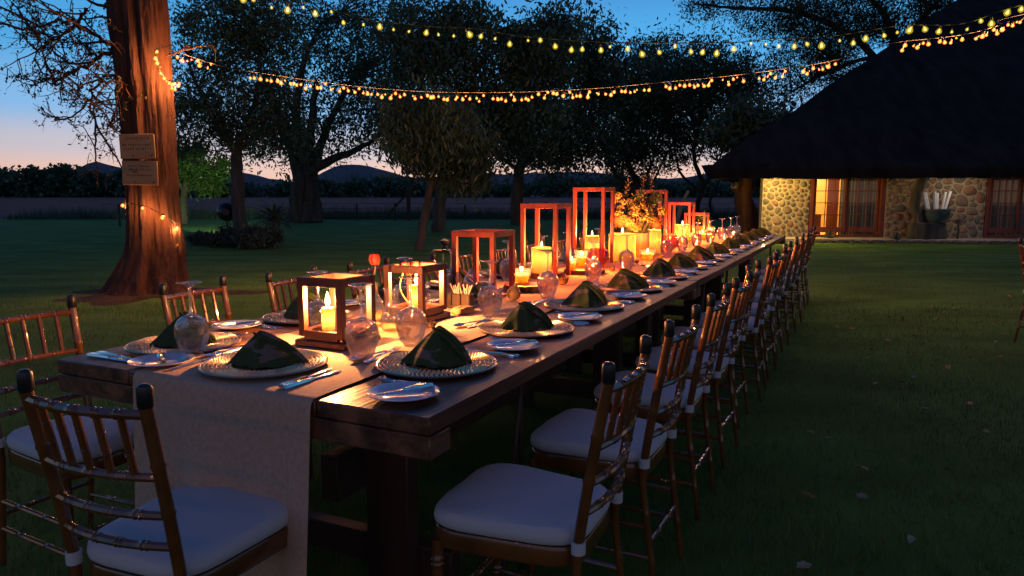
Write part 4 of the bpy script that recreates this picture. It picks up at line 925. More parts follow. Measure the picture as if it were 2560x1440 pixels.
def setting(u, v, face, i, side, lvl, cz=ZC):
    """face: direction the guest looks, as rotation of local +y"""
    e = near(i, side) if side != 'head' else 'head setting at the near end of the table'
    g = ' on the ' + side + ' side' if side != 'head' else None
    def loc(a, d, z):                         # a: to the guest's right, d: towards the middle of the table
        p = UV(u, v, z); c, s = math.cos(face), math.sin(face); return (p.x + a * c - d * s, p.y + a * s + d * c, z)
    def grp(x): return x + (g or ' of the setting') if side != 'head' else None
    tag(ob('charger_plate', ME_CH, None, loc(0, 0, cz), (0, 0, random.uniform(0, 6))), 'beaded silver charger plate, ' + e, 'plate', grp('charger plates'))
    place(random.choice(NAP), 'napkin', 'palm-leaf print napkin folded to a peak, ' + e, 'napkin', loc(random.uniform(-.01, .01), .005, cz + .0065), R(random.uniform(-14, 10)), grp('folded napkins'))
    if lvl >= 1:
        tag(ob('side_plate', ME_SP, None, loc(-.32, -.10, ZC if side != 'head' else ZC), (0, 0, 0)), 'small white side plate, ' + e, 'side plate', grp('side plates'))
        place(BK, 'butter_knife', 'butter knife across the side plate, ' + e, 'knife', loc(-.32, -.10, ZC + .0175), face + R(60 + random.uniform(-12, 12)), grp('butter knives'))
    if lvl >= 2:
        zz = ZC if side != 'head' else ZR
        place(FK, 'fork', 'fork lying left of the charger, ' + e, 'fork', loc(-.215, -.05, zz), face + R(random.uniform(-6, 6)), grp('forks'))
        place(KN, 'knife', 'knife nearest the charger, ' + e, 'knife', loc(.205, -.05, zz), face + R(random.uniform(-4, 4)), grp('knives'))
        place(KN, 'knife', 'outer knife right of the charger, ' + e, 'knife', loc(.232, -.055, zz), face + R(random.uniform(-4, 4)), grp('outer knives'))
    if lvl >= 3:
        place(FK, 'dessert_fork', 'dessert fork above the charger, ' + e, 'fork', loc(.02, .215, ZR), face + R(-90 + random.uniform(-8, 8)), grp('dessert forks'))
        place(SPN, 'dessert_spoon', 'dessert spoon above the charger, ' + e, 'spoon', loc(-.01, .245, ZR), face + R(90 + random.uniform(-8, 8)), grp('dessert spoons'))
FR_, FL_, FH_ = math.pi / 2 - YAW, -math.pi / 2 - YAW, -YAW
SU = [.44, 1.08, 1.71, 2.40, 3.03, 3.66, 4.33, 4.98, 5.62, 6.24, 6.86, 7.46, 8.02]
for i, u in enumerate(SU): setting(u, .255, FR_, i, 'right', 3 if i < 6 else (2 if i < 9 else 1))
SL = [.31, .92, 1.53, 2.14, 2.75, 3.36, 3.98, 4.6, 5.2]
for i, u in enumerate(SL): setting(u, 1.18, FL_, i, 'left', 3 if i < 3 else (1 if i < 6 else 0))
setting(.195, .70, FH_, 0, 'head', 2, T + .0075)
GLS = [(.21, 1.02, 'beside the first setting of the left side'), (.40, .50, 'right of the nearest lantern'), (.64, .48, 'in front of the second lantern'), (1.27, .51, 'before the box of sugar sticks'), (1.88, .51, 'before the shortest open frame'), (2.60, .53, 'before the second open frame'), (3.36, .56, 'before the tallest near frame'), (4.50, .57, 'before the flower vase'), (5.10, .58, 'just past the flower vase'), (5.72, .58, 'before the tall frame past the flowers'), (6.35, .57, 'before the second far frame'), (6.98, .56, 'before the lowest far frame'), (7.5, .55, 'third from the far end'), (7.95, .55, 'at the far end')]
for u, v, lab in GLS: place(GL, 'wine_glass', 'upturned wine glass, right half of the runner, ' + lab, 'wine glass', UV(u, v, T + .0085), 0, 'upturned wine glasses')
for i, (u, v) in enumerate(((.63, .87), (1.22, .90), (1.76, .99), (2.43, 1.0), (2.98, 1.02), (3.45, 1.02), (4.1, 1.02), (4.7, 1.02))):
    place(GL, 'wine_glass', 'upturned wine glass, left half of the runner, ' + ORD[i] + ' from the near end', 'wine glass', UV(u, v, T + .0085), 0, 'upturned wine glasses on the left')

# ================================================================== centrepieces
ZT2 = T + .0082                               # on the runner
WARM = (1, .39, .12)
def shell(r, h, n=28, lumpy=0):
    b = MB(); b.lathe([(r, 0), (r * 1.0, h * .25), (r, h * .5), (r, h * .75), (r, h - .003), (r * .93, h), (r * .80, h - .004), (r * .4, h - .007), (.0, h - .008)], n)
    if lumpy: b.v = [(x * (1 + lumpy * math.sin(3 * math.atan2(y, x) + z * 30)), y * (1 + lumpy * math.cos(4 * math.atan2(y, x) + z * 22)), z) for x, y, z in b.v]
    return b
FLM = MB(); FLM.lathe([(.0, .0), (.0042, .004), (.0062, .011), (.0052, .019), (.0028, .028), (.0, .036)], 10); FLM = FLM.mesh('flame', 'flame')
WCK = MB(); WCK.tube([(0, 0, -.008), (.0005, 0, .004), (.001, 0, .008)], .0012, 5); WCK = WCK.mesh('wick', 'cap')
def candle(p, r, h, lab, pw=1.0, inner=1.0, m='wax', grp=None, flame=True, lumpy=0.0, fs=1.0, name='pillar_candle'):
    t = thing(name, lab, 'candle', p, random.uniform(0, 6), grp)
    bd = ob('wax_body', shell(r, h, 28, lumpy).mesh('wax_body', m), t)
    lamp('candle_glow', t, (0, 0, h * .62), .9 * inner * r * r * 38 * 2.0, (1, .62, .20), .006)
    if flame:
        ob('wick', WCK, t, (0, 0, h)); f = ob('flame', FLM, t, (0, 0, h + .003)); f.scale = (fs, fs, fs)
        lamp('flame_light', t, (0, 0, h + .026), pw * 11.0, WARM, .008)
    return t
def cup(p, r, h, lab, m='amber', pw=.6, grp=None, wall=1.0, fill=.55):
    """a glass votive with a lit candle inside: two things"""
    t = thing('votive_glass', lab, 'candle holder', p, 0, grp)
    b = MB(); b.lathe([(.0, .004), (r * .84, .004), (r * .90, .012), (r, h)], 28); ob('cup', b.mesh('cup', m), t)
    b = MB(); b.lathe([(r + .0014 * math.cos(a), h + .0014 * math.sin(a)) for a in [i * math.pi / 4 for i in range(8)]], 28, close=True); ob('rim', b.mesh('rim', m), t)
    candle((p[0], p[1], p[2] + .006), r * .72, h * fill, 'lit candle inside the ' + lab, pw, 1.5, 'wax', grp and 'candles in votive glasses', True, name='votive_candle')
def box_frame(p, w, d, h, post, lab, m, base=True, grp=None, name='open_lantern', plinth=.0):
    t = thing(name, lab, 'lantern', p, RZU, grp)
    hw, hd = w / 2, d / 2; z0 = 0
    if base:
        b = MB(); b.box((0, 0, .011), (w + .022, d + .022, .022), .004); ob('base_board', b.mesh('base_board', m), t); z0 = .022
        for sx in (-1, 1): b = MB(); b.box((sx * (hw - post / 2), 0, z0 + .016), (post * .96, d - 2 * post, .032), .002); ob('bottom_rail', b.mesh('bottom_rail', m), t)
        for sy in (-1, 1): b = MB(); b.box((0, sy * (hd - post / 2), z0 + .016), (w - 2 * post, post * .96, .032), .002); ob('bottom_rail', b.mesh('bottom_rail', m), t)
    for sx in (-1, 1):
        for sy in (-1, 1): b = MB(); b.box((sx * (hw - post / 2), sy * (hd - post / 2), (z0 + h - .0) / 2 + z0 / 2 - post * .5), (post, post, h - z0 - post), .002); ob('post', b.mesh('post', m), t)
    for sy in (-1, 1): b = MB(); b.box((0, sy * (hd - post / 2), h - post * .6), (w + .002, post + .001, post * 1.2), .002); ob('top_rail', b.mesh('top_rail', m), t)
    for sx in (-1, 1): b = MB(); b.box((sx * (hw - post / 2), 0, h - post * .6), (post + .001, d - 2 * post - .002, post * 1.18), .002); ob('top_rail', b.mesh('top_rail', m), t)
    return t
def slice_(p, r, h, lab):
    t = thing('wood_slice', lab, 'wood slice', p, random.uniform(0, 6), 'wood slices on the runner')
    b = MB(); b.lathe([(.0, 0), (r, 0), (r * 1.02, h * .5), (r * .985, h), (.0, h)], 26); b.v = [(x * (1 + .03 * math.sin(3 * math.atan2(y, x))), y * (1 + .03 * math.cos(5 * math.atan2(y, x))), z) for x, y, z in b.v]; ob('slice', b.mesh('slice', 'bark'), t)
    b = MB(); b.lathe([(.0, h + .0006), (r * .94, h + .0006)], 26); ob('cut_face', b.mesh('cut_face', 'frame'), t)
# two low lanterns at the near end
box_frame(UV(.56, .725, ZT2), .185, .185, .232, .024, 'nearest low dark wooden lantern with a thin lit candle', 'lantern', name='wooden_lantern', grp='low wooden lanterns')
box_frame(UV(1.085, .755, ZT2), .185, .185, .225, .024, 'second low dark wooden lantern holding a candle and roses', 'lantern', name='wooden_lantern', grp='low wooden lanterns')
candle(UV(.530, .742, ZT2 + .023), .0215, .102, 'thin yellow candle burning in the nearest lantern', 2.7, 4.5, 'waxpale', fs=1.5)
t = thing('tumbler', 'empty glass tumbler beside the candle in the nearest lantern', 'glass', UV(.60, .765, ZT2 + .0225)); b = MB(); b.lathe([(.0, .003), (.028, .003), (.031, .09)], 24); ob('wall', b.mesh('wall', 'glass'), t)
candle(UV(1.06, .735, ZT2 + .023), .021, .12, 'tall white candle burning in the second lantern', 2.7, 5.0, 'waxpale', fs=1.5)
# open frames stepping up to the flowers and down again
FRM = [(1.87, .86, .24, .325, 'shortest open red-brown wooden frame of the near group'), (2.74, .89, .24, .45, 'middle open red-brown wooden frame of the near group'), (3.67, .91, .24, .555, 'tallest open red-brown wooden frame left of the flowers'), (5.30, .92, .24, .545, 'tallest open red-brown wooden frame right of the flowers'), (6.45, .90, .24, .42, 'middle open red-brown wooden frame of the far group'), (7.15, .88, .24, .29, 'lowest open red-brown wooden frame near the far end')]
for u, v, w_, h_, lab in FRM: box_frame(UV(u, v, ZT2), w_, w_, h_, .025, lab, 'frame', base=False, grp='open wooden frames')
slice_(UV(2.10, .73, ZT2), .115, .028, 'round wood slice under the copper cup candle')
cup(UV(2.12, .765, ZT2 + .0295), .052, .085, 'copper glass cup on the wood slice', 'amber', 1.6)
slice_(UV(2.70, .87, ZT2), .115, .028, 'round wood slice under the frosted candle')
candle(UV(2.66, .885, ZT2 + .0292), .062, .155, 'frosted cylinder candle glowing pale yellow inside the middle frame', .5, 1.5, 'waxpale', flame=True)
slice_(UV(3.02, .74, ZT2), .13, .024, 'round wood slice carrying three small votives')
cup(UV(2.95, .80, ZT2 + .0255), .034, .075, 'orange patterned votive on the left of the slice', 'amber', .9, 'votives on the slice')
cup(UV(3.03, .685, ZT2 + .0255), .034, .07, 'orange votive at the front of the slice', 'amber', .9, 'votives on the slice')
cup(UV(3.12, .80, ZT2 + .0255), .045, .115, 'tall amber votive at the back of the slice', 'amber', 1.2, 'votives on the slice')
t = thing('red_bowl_vase', 'round red glass bowl between the votives and the tall frame', 'vase', UV(3.35, .76, ZT2)); b = MB(); b.lathe([(.0, .004), (.04, .004), (.075, .04), (.082, .075), (.07, .115), (.055, .135)], 28); ob('wall', b.mesh('wall', 'redglass'), t)
candle(UV(3.68, .925, ZT2 + .001), .055, .20, 'slim tall candle standing inside the tallest near frame', .9, 1.5, 'waxpale')
candle(UV(4.02, .80, ZT2), .105, .205, 'very broad glowing candle beside the wooden flower vase', 1.3, 1.6, 'wax', lumpy=.012, fs=1.3)
candle(UV(4.72, .735, ZT2), .06, .205, 'glowing pillar candle right of the wooden flower vase', 1.2, 1.5, 'waxpale')
cup(UV(4.10, .62, ZT2), .062, .085, 'wide orange votive in front of the flower vase', 'amber', 1.5)
t = thing('red_bowl_vase', 'round red glass bowl right of the flowers', 'vase', UV(5.02, .70, ZT2)); b = MB(); b.lathe([(.0, .004), (.05, .004), (.10, .05), (.11, .09), (.09, .14)], 28); ob('wall', b.mesh('wall', 'redglass'), t)
cup(UV(5.35, .75, ZT2), .05, .14, 'tall amber glass past the flowers', 'amber', 1.3)
cup(UV(5.60, .70, ZT2), .055, .09, 'round amber votive on the far half of the runner', 'amber', 1.3)
candle(UV(5.98, .78, ZT2), .075, .20, 'square-looking bright candle on the far half of the runner', 1.2, 1.5, 'waxpale')
for i, (u, v, r, h) in enumerate(((6.22, .70, .04, .08), (6.45, .82, .04, .10), (6.72, .72, .045, .12), (6.95, .80, .04, .09), (7.25, .74, .05, .13), (7.55, .78, .04, .10), (7.85, .72, .04, .09))):
    cup(UV(u, v, ZT2), r, h, 'small amber votive, ' + ORD[i] + ' of the far cluster', 'amber', 1.0, 'votives at the far end')
# wooden vase of proteas and dried flowers
vp = UV(4.42, .80, ZT2)
t = thing('wooden_vase', 'bark-covered wooden vase holding the big dried bouquet', 'vase', vp); b = MB(); b.lathe([(.0, 0), (.098, 0), (.10, .09), (.098, .19), (.085, .19), (.08, .06), (.0, .05)], 28); ob('bark_wall', b.mesh('bark_wall', mat('vase_bark', (.42, .24, .09), .8, var=(14, .5), bump=(25, .8), stretch=(1, 1, .25))), t)
MT['fl_orange'] = mat('protea_orange', (.62, .16, .025), .7, var=(30, .4)); MT['fl_yellow'] = mat('strawflower', (.62, .38, .07), .7, var=(30, .4)); MT['fl_brown'] = mat('dry_brown', (.20, .11, .05), .8, var=(30, .4)); MT['fl_green'] = mat('thistle_green', (.13, .15, .035), .8, var=(30, .4)); MT['fl_red'] = mat('red_bud', (.50, .04, .04), .6); MT['stemg'] = mat('flower_stem', (.14, .12, .04), .7)
def head(r, kind):
    b = MB()
    if kind == 'pin':
        b.lathe([(.0, -r * .6), (r * .6, -r * .4), (r * .7, .1 * r), (r * .45, r * .55), (.0, r * .7)], 12)
        for k in range(90):
            d = Vector((random.gauss(0, 1), random.gauss(0, 1), random.gauss(.35, .8))).normalized(); e = d.orthogonal() * r * .05; f_ = d.cross(e).normalized() * r * .05
            a = d * r * .55; c = d * r * 1.05 + Vector((0, 0, r * .12)); b.add([a + e, a - e * .5 + f_, a - e * .5 - f_, c], [(0, 1, 3), (1, 2, 3), (2, 0, 3)])
    elif kind == 'ball':
        for k in range(26):
            a = k * 2.4; el = -0.2 + 1.5 * k / 26; d = Vector((math.cos(a) * math.cos(el), math.sin(a) * math.cos(el), math.sin(el))); s_ = d.cross(Vector((0, 0, 1))).normalized() * r * .35 if abs(d.z) < .98 else Vector((r * .35, 0, 0)); up_ = s_.cross(d).normalized() * r * .4
            b.add([d * r * .3, d * r * .9 + s_, d * r * 1.1 + up_, d * r * .9 - s_], [(0, 1, 2), (0, 2, 3)])
        b.lathe([(.0, -r * .5), (r * .45, -r * .3), (r * .6, .2 * r), (.0, r * .6)], 9)
    else:
        for k in range(18):
            z = r * (k / 18 * 3.4 - .6); a = k * 2.4; d = Vector((math.cos(a), math.sin(a), .9)).normalized(); s_ = Vector((-math.sin(a), math.cos(a), 0)) * r * .22; o_ = Vector((0, 0, z))
            b.add([o_, o_ + d * r * .55 + s_, o_ + d * r * 1.0, o_ + d * r * .55 - s_], [(0, 1, 2), (0, 2, 3)])
        b.tube([(0, 0, -r * .6), (0, 0, r * 2.9)], r * .08, 5)
    return b
heads = {}
for kd, mm in (('pin', 'fl_orange'), ('ball', 'fl_yellow'), ('ball', 'fl_brown'), ('pin', 'fl_green'), ('spike', 'fl_brown'), ('spike', 'fl_green'), ('ball', 'fl_red'), ('spike', 'fl_yellow')): heads[kd, mm] = head(1, kd).mesh('flower_head', mm)
bq = thing('bouquet', 'big dried bouquet of orange proteas and yellow strawflowers', 'flowers', vp + Vector((0, 0, .10)))
FLW = [((-.16, -.05, .19), .062, 'pin', 'fl_orange'), ((-.09, -.09, .17), .045, 'ball', 'fl_yellow'), ((.15, -.03, .17), .05, 'pin', 'fl_orange'), ((-.02, -.09, .26), .036, 'ball', 'fl_red'), ((.02, -.05, .38), .05, 'pin', 'fl_green'), ((.14, .0, .36), .055, 'pin', 'fl_green'), ((-.10, 0, .40), .034, 'spike', 'fl_brown'), ((.04, .03, .44), .03, 'spike', 'fl_brown'), ((.12, .05, .46), .03, 'spike', 'fl_brown'), ((-.16, -.02, .38), .03, 'ball', 'fl_yellow'), ((-.19, .0, .34), .026, 'ball', 'fl_yellow'), ((.18, -.03, .26), .034, 'ball', 'fl_yellow')]
for k in range(64):
    a = random.uniform(0, 6.28); rr = random.uniform(.02, .17); z = random.uniform(.12, .38) - rr * .2
    kd, mm = random.choice((('ball', 'fl_yellow'), ('ball', 'fl_yellow'), ('spike', 'fl_yellow'), ('ball', 'fl_brown'), ('spike', 'fl_brown'), ('spike', 'fl_green'))); FLW.append(((rr * math.cos(a), rr * math.sin(a) - .02, z), random.uniform(.020, .034), kd, mm))
for (x, y, z), r, kd, mm in FLW:
    b = MB(); q = Vector((x, y, z)); limb(b, [(x * .15, y * .15, -.04), (x * .55, y * .55, z * .5), (x, y, z - r * .4)], .003, .002, 5, 0, 4); s_ = ob('flower_stem', b.mesh('flower_stem', 'stemg'), bq)
    h_ = ob('flower_head', heads[kd, mm], s_, q, (random.gauss(0, .25) - y * 2, random.gauss(0, .25) + x * 2, random.uniform(0, 6))); h_.scale = (r * 1.3,) * 3
# rose in a bottle vase, pear-shaped vase, roses in the second lantern
def bottle(p, prof, lab, water):
    t = thing('glass_vase', lab, 'vase', p); b = MB(); b.lathe(prof, 28); ob('wall', b.mesh('wall', 'glass'), t)
    b = MB(); b.lathe([(r * .94, z) for r, z in prof if z <= water] + [(.0, water)], 24); ob('water', b.mesh('water', 'water'), t); return t
def rose(p, top, r, lab, bend=0):
    t = thing('rose', lab, 'rose', p); p = Vector(p); top = Vector(top) - p
    b = MB(); limb(b, [(0, 0, .01), top * .5 + Vector((bend, 0, 0)), top - Vector((0, 0, r * .9))], .0032, .003, 6, 0); ob('stem', b.mesh('stem', 'stemg'), t)
    hd_ = MB()
    for k in range(13):
        a = k * 2.4; rr = r * (.25 + .06 * k); n_ = 6; vs = []
        for j in range(n_ + 1):
            f = j / n_; z = r * (-.9 + 1.9 * f) * (1.0 if k < 7 else .93); q = rr * (.50 + .62 * math.sin(math.pi * (.12 + .74 * f))) * (1 + .18 * max(0, f - .75) * 4 * (k > 6))
            for d in (-.55, -.2, .2, .55): vs.append((q * math.cos(a + d), q * math.sin(a + d), z))
        hd_.add(vs, [(4 * j + i, 4 * j + i + 1, 4 * j + 5 + i, 4 * j + 4 + i) for j in range(n_) for i in range(3)])
    ob('bloom', hd_.mesh('bloom', MT['rose']), t, top)
    b = MB()
    for k in range(5):
        a = k * 1.2566; d = Vector((math.cos(a), math.sin(a), 0)); q = top - Vector((0, 0, r * .95)); s_ = Vector((-math.sin(a), math.cos(a), 0)) * r * .22
        b.add([q - s_, q + s_, q + d * r * 1.0 + Vector((0, 0, -r * .1 + r * .4 * (k % 2))), q + d * r * .5 + s_ * 1.2, q + d * r * .5 - s_ * 1.2], [(0, 1, 3, 4), (4, 3, 2)])
    ob('sepals', b.mesh('sepals', 'stemg'), t)
MT['rose'] = mat('rose_petal', (.50, .030, .016), .6, var=(12, .5))
bottle(UV(.86, .80, ZT2), [(.0, .003), (.034, .003), (.040, .02), (.041, .07), (.034, .10), (.020, .125), (.017, .15), (.020, .168)], 'slim bottle vase with one rose between the lanterns', .07)
pr0 = UV(.86, .80, ZT2 + .004); rose(pr0, pr0 + Vector((.012, 0, .255)), .023, 'single orange-red rose standing tall between the two lanterns', -.006)
bottle(UV(.82, .685, ZT2), [(.0, .003), (.036, .003), (.046, .02), (.044, .045), (.030, .085), (.022, .115), (.024, .14), (.030, .16)], 'pear-shaped glass vase in front of the second lantern', .055)
for i, (dx, dz, lab) in enumerate(((-.03, .185, 'left wilting rose inside the second lantern'), (.022, .19, 'upper wilting rose inside the second lantern'), (.035, .135, 'lowest wilting rose inside the second lantern'))):
    p = UV(1.12, .80, ZT2 + .023); rose(p, p + Vector((dx, -.02, dz)), .02, lab, dx)
# box of sticks, fishbowl of moss, gourd, pods
p = UV(1.42, .75, ZT2); t = thing('sachet_box', 'small dark wooden box in three bays with paper sticks', 'box', p, RZU)
MT['boxwood'] = mat('box_wood', (.085, .05, .035), .5, var=(12, .3))
for sx in (-1, 0, 1): b = MB(); b.box((sx * .047, 0, .032), (.043, .05, .062), .004); ob('bay', b.mesh('bay', 'boxwood'), t)
b = MB(); b.box((0, .003, .006), (.15, .07, .010), .002); ob('tray', b.mesh('tray', 'boxwood'), t)
MT['paper'] = mat('paper_stick', (.75, .55, .40), .8)
for k in range(12):
    b = MB(); x = random.uniform(-.05, .05); tip = Vector((x + random.gauss(0, .015), random.gauss(0, .008), random.uniform(.085, .11))); b.tube([(x, random.uniform(-.01, .01), .05), tip], .003, 5); ob('paper_stick', b.mesh('paper_stick', 'paper'), t)
p = UV(1.66, .77, ZT2); t = thing('moss_bowl', 'round glass fishbowl half filled with dark moss', 'bowl', p); b = MB(); b.lathe([(.0, .002), (.035, .003), (.068, .03), (.082, .07), (.076, .11), (.055, .138), (.052, .148)], 30); ob('wall', b.mesh('wall', 'glass'), t)
b = MB(); b.lathe([(.0, .008), (.03, .009), (.062, .035), (.074, .068), (.05, .078), (.0, .082)], 22); ob('moss', wob(b, .002).mesh('moss', mat('moss', (.055, .06, .02), .95, var=(40, .5), bump=(80, 1))), t)
MT['gourd'] = mat('gourd', (.30, .16, .07), .5, var=(8, .3))
p = UV(1.73, .63, ZT2); b = MB(); b.lathe([(.0, 0), (.02, .003), (.034, .022), (.034, .04), (.022, .058), (.010, .07), (.009, .085), (.0, .087)], 18); o = ob('gourd', b.mesh('gourd', 'gourd'), None, p + Vector((0, 0, .0)), (R(-8), R(12), 0)); tag(o, 'small brown pear-shaped gourd on the runner by the shortest frame', 'gourd')
p = UV(1.30, .66, ZT2); b = MB(); b.lathe([(.0, .0), (.05, .002), (.04, .02), (.0, .03)], 12); o = ob('burlap_scrap', wob(b, .004).mesh('burlap_scrap', mat('burlap', (.42, .22, .10), .95)), None, p); tag(o, 'crumpled orange burlap scrap at the foot of the sachet box', 'cloth')
def pod(r):
    b = MB(); b.lathe([(.0, 0), (r * .7, r * .2), (r, r * .8), (r * .7, r * 1.3), (.0, r * 1.1)], 9)
    for k in range(10): a = k * .628; d = Vector((math.cos(a), math.sin(a), 0)); b.add([d * r * .7 + Vector((0, 0, r * .4)), d * r * 1.15 + Vector((-d.y * r * .25, d.x * r * .25, r * 1.2)), d * r * 1.25 + Vector((0, 0, r * 1.7)), d * r * 1.15 + Vector((d.y * r * .25, -d.x * r * .25, r * 1.2))], [(0, 1, 2, 3)])
    return b.mesh('seed_pod', 'fl_brown')
for i, (u, v, r, lab) in enumerate(((2.36, .62, .028, 'opened seed pod before the second open frame'), (2.96, .62, .022, 'opened seed pod before the votive slice'), (3.20, .60, .018, 'small seed pod left of the tallest near frame'), (4.28, .56, .018, 'small seed pod before the flower vase'), (.78, .60, .016, 'dry pod between the nearest glass and lantern'), (.93, .585, .016, 'dry pod right of the pear-shaped vase'), (3.75, .60, .015, 'small seed pod by the broad candle'))):
    tag(ob('seed_pod', pod(r), None, UV(u, v, ZT2), (random.gauss(0, .2), random.gauss(0, .2), 0)), lab, 'seed pod', 'seed pods on the runner')
# green plant at the far end and a brass stand beyond the left chairs
p = UV(7.70, .98, T + .002); t = thing('potted_plant', 'bright green leafy plant in a pot at the far table end', 'plant', p)
b = MB(); b.lathe([(.0, 0), (.06, 0), (.075, .12), (.068, .12), (.0, .10)], 18); ob('pot', b.mesh('pot', 'fl_orange'), t)
b = MB(); b.tube([(0, 0, .1), (.01, 0, .22)], .008, 6); ob('stem', b.mesh('stem', 'stemg'), t)
for me, a in rosette(14, .16, .02, (R(0), R(70)), R(40), .20): me.materials[0] = MT['leafgreen']; ob('leaf', me, t, (0, 0, 0), (0, 0, a))
pb = at(1112, 622, 6.4); t = thing('brass_stand', 'spindly brass stand with a small black burner beyond the left chairs', 'stand', (pb.x, pb.y, 0)); zt = pb.z
MT['brass'] = mat('brass', (.55, .36, .12), .3, 1)
for k in range(3): a = 2.09 * k + .4; b = MB(); b.tube([(math.cos(a) * .17, math.sin(a) * .17, 0), (math.cos(a) * .07, math.sin(a) * .07, zt - .03)], .007, 6); ob('leg', b.mesh('leg', 'brass'), t)
b = MB(); b.lathe([(.0, zt - .03), (.10, zt - .03), (.11, zt - .01), (.10, zt - .012), (.0, zt - .018)], 18); ob('tray', b.mesh('tray', 'brass'), t)
b = MB(); b.lathe([(.0, zt - .017), (.03, zt - .017), (.02, zt + .03), (.045, zt + .05), (.045, zt + .075), (.0, zt + .09)], 14); ob('burner', b.mesh('burner', 'cap'), t)

# ================================================================== strings of lights
MT['bulb_o'] = emit('bulb_orange', (1, .25, .03), 1.1, .9); MT['fil_o'] = emit('filament_orange', (1, .55, .17), 1.1, .9)
MT['bulb_y'] = emit('bulb_yellow', (.85, .58, .015), .32, .8); MT['fil_y'] = emit('filament_yellow', (1, .85, .25), .9, .9)
def bulb_proto(r, h, mo, mf):
    b = MB(); b.lathe([(.0, -h), (r * .55, -h * .94), (r * .95, -h * .72), (r, -h * .55), (r * .72, -h * .30), (r * .38, -h * .10), (r * .3, .0)], 12); e = b.mesh('bulb', mo)
    b = MB(); b.lathe([(.0, -h * .80), (r * .45, -h * .68), (r * .40, -h * .48), (r * .15, -h * .22), (.0, -h * .15)], 8); f = b.mesh('filament', mf)
    b = MB(); b.lathe([(.0, .022), (.011, .022), (.012, -.004), (.0, -.006)], 8); s = b.mesh('socket', 'cap'); return e, f, s
def light_string(lab, pts, proto, pos, pw, c, cable=True, hang=.02, jit=0.0):
    """pts: the cable as world points; pos: where the bulbs hang"""
    o = Vector(pts[0]); t = thing('light_string', lab, 'string lights', o, 0, 'strings of lights')
    if cable: b = MB(); limb(b, [Vector(p) - o for p in pts], .005, .005, 5, 0, 6); ob('cable', b.mesh('cable', 'cap'), t)
    e, f, s = proto
    for p in pos:
        q = Vector(p) - o - Vector((0, 0, hang)); rt = (random.gauss(0, .22), random.gauss(0, .22), 0)
        w = ob('bulb', e, t, q, rt); k_ = random.choice((.55, .8, .9, 1, 1, 1.1, 1.2)); w.scale = (k_, k_, k_); ob('filament', f, w); ob('socket', s, w)
        if pw: lamp('bulb_light', t, q - Vector((0, 0, .045)), pw, c, .025)
    return t
def along(keys, step, Yf, jit=0):
    """points spaced along a photo polyline hung at the distances Yf"""
    out = []; acc = 0
    for (x0, y0), (x1, y1) in zip(keys, keys[1:]):
        l_ = math.hypot(x1 - x0, y1 - y0); d = acc
        while d < l_: f = d / l_; x = x0 + (x1 - x0) * f; out.append(at(x + random.gauss(0, jit * .3), y0 + (y1 - y0) * f + random.gauss(0, jit * .35) - (jit if random.random() < .2 else 0), Yf(x))); d += step * random.uniform(.8, 1.25)
        acc = d - l_
    return out
PO = bulb_proto(.021, .046, 'bulb_o', 'fil_o'); PY_ = bulb_proto(.030, .070, 'bulb_y', 'fil_y')
FILL_RUN = [Vector(q) for q in ((7.6, 5.5, 3.3), (6.6, 1.0, 3.0), (5.2, -3.2, 3.2), (0, -4.4, 2.75), (-5.0, -3.4, 3.2))]      # unseen run added behind the camera, its bulbs give warm fill light
FILL_BULBS = [a.lerp(c, (k + .5) / n_) - Vector((0, 0, .05)) for a, c, n_ in zip(FILL_RUN, FILL_RUN[1:], (0, 0, 16, 16)) for k in range(n_)]
Yl = lambda x: 9.0 + .9 * math.sin(max(0, min(1, (x - 400) / 1900)) * math.pi) - .6 * max(0, (x - 1900) / 660)
k1 = [(440, 136), (550, 172), (650, 190), (800, 212), (950, 229), (1100, 238), (1300, 238), (1500, 228), (1650, 214), (1800, 200), (1930, 184), (2060, 164), (2150, 140), (2240, 114), (2330, 104), (2420, 92), (2500, 70), (2575, 40)]
pos = [p for p in along(k1, 11.5, Yl, 8) if not any(a < 1280 + F * p.x / p.y < c for a, c in ((558, 642), (1625, 1650), (1772, 1788), (1852, 1876), (1945, 1985), (2072, 2222), (2296, 2312), (2372, 2384)))]
light_string('lower orange light string sagging from the big trunk across the garden to the roof', [at(x, y - 8, Yl(x)) for x, y in [(398, 118)] + k1] + FILL_RUN, PO, pos + FILL_BULBS, 2.3, WARM)
Yu = lambda x: 7.6 + .5 * math.sin(max(0, min(1, (x - 300) / 2300)) * math.pi)
k2 = [(560, -25), (640, 0), (720, 12), (810, 18), (850, 38), (930, 58), (1080, 74), (1195, 80), (1300, 98), (1480, 112), (1650, 116), (1840, 114), (1940, 104), (2080, 98), (2250, 72), (2400, 68), (2500, 36), (2590, 10)]
light_string('upper yellow light string sagging along the top of the picture', [at(x, y - 8, Yu(x)) for x, y in [(420, -70)] + k2], PY_, along(k2, 37, Yu, 10), .25, (1, .72, .12))
def on_trunk(px, py):
    cxp = 374; f = max(-1, min(1, (px - cxp) / (70 + max(0, 400 - py) * .05))); return at(px, py, TY - .36 * math.sqrt(max(0, 1 - f * f)) - .05)
w1 = [on_trunk(*q) for q in ((306, 508), (357, 516), (407, 539), (441, 565), (443, 607))]
light_string('short string of five orange bulbs wound round the base of the big trunk', [w1[0] + Vector((-.02, .25, .02))] + [w + Vector((0, 0, .01)) for w in w1] + [w1[-1] + Vector((.02, .2, -.05))], PO, w1, 6, WARM, hang=.0)
w2 = [on_trunk(*q) for q in ((392, 124), (390, 140), (395, 152), (399, 165), (402, 178), (410, 190), (416, 200), (424, 203), (431, 206), (438, 206), (444, 210), (430, 216), (437, 220), (447, 204))]
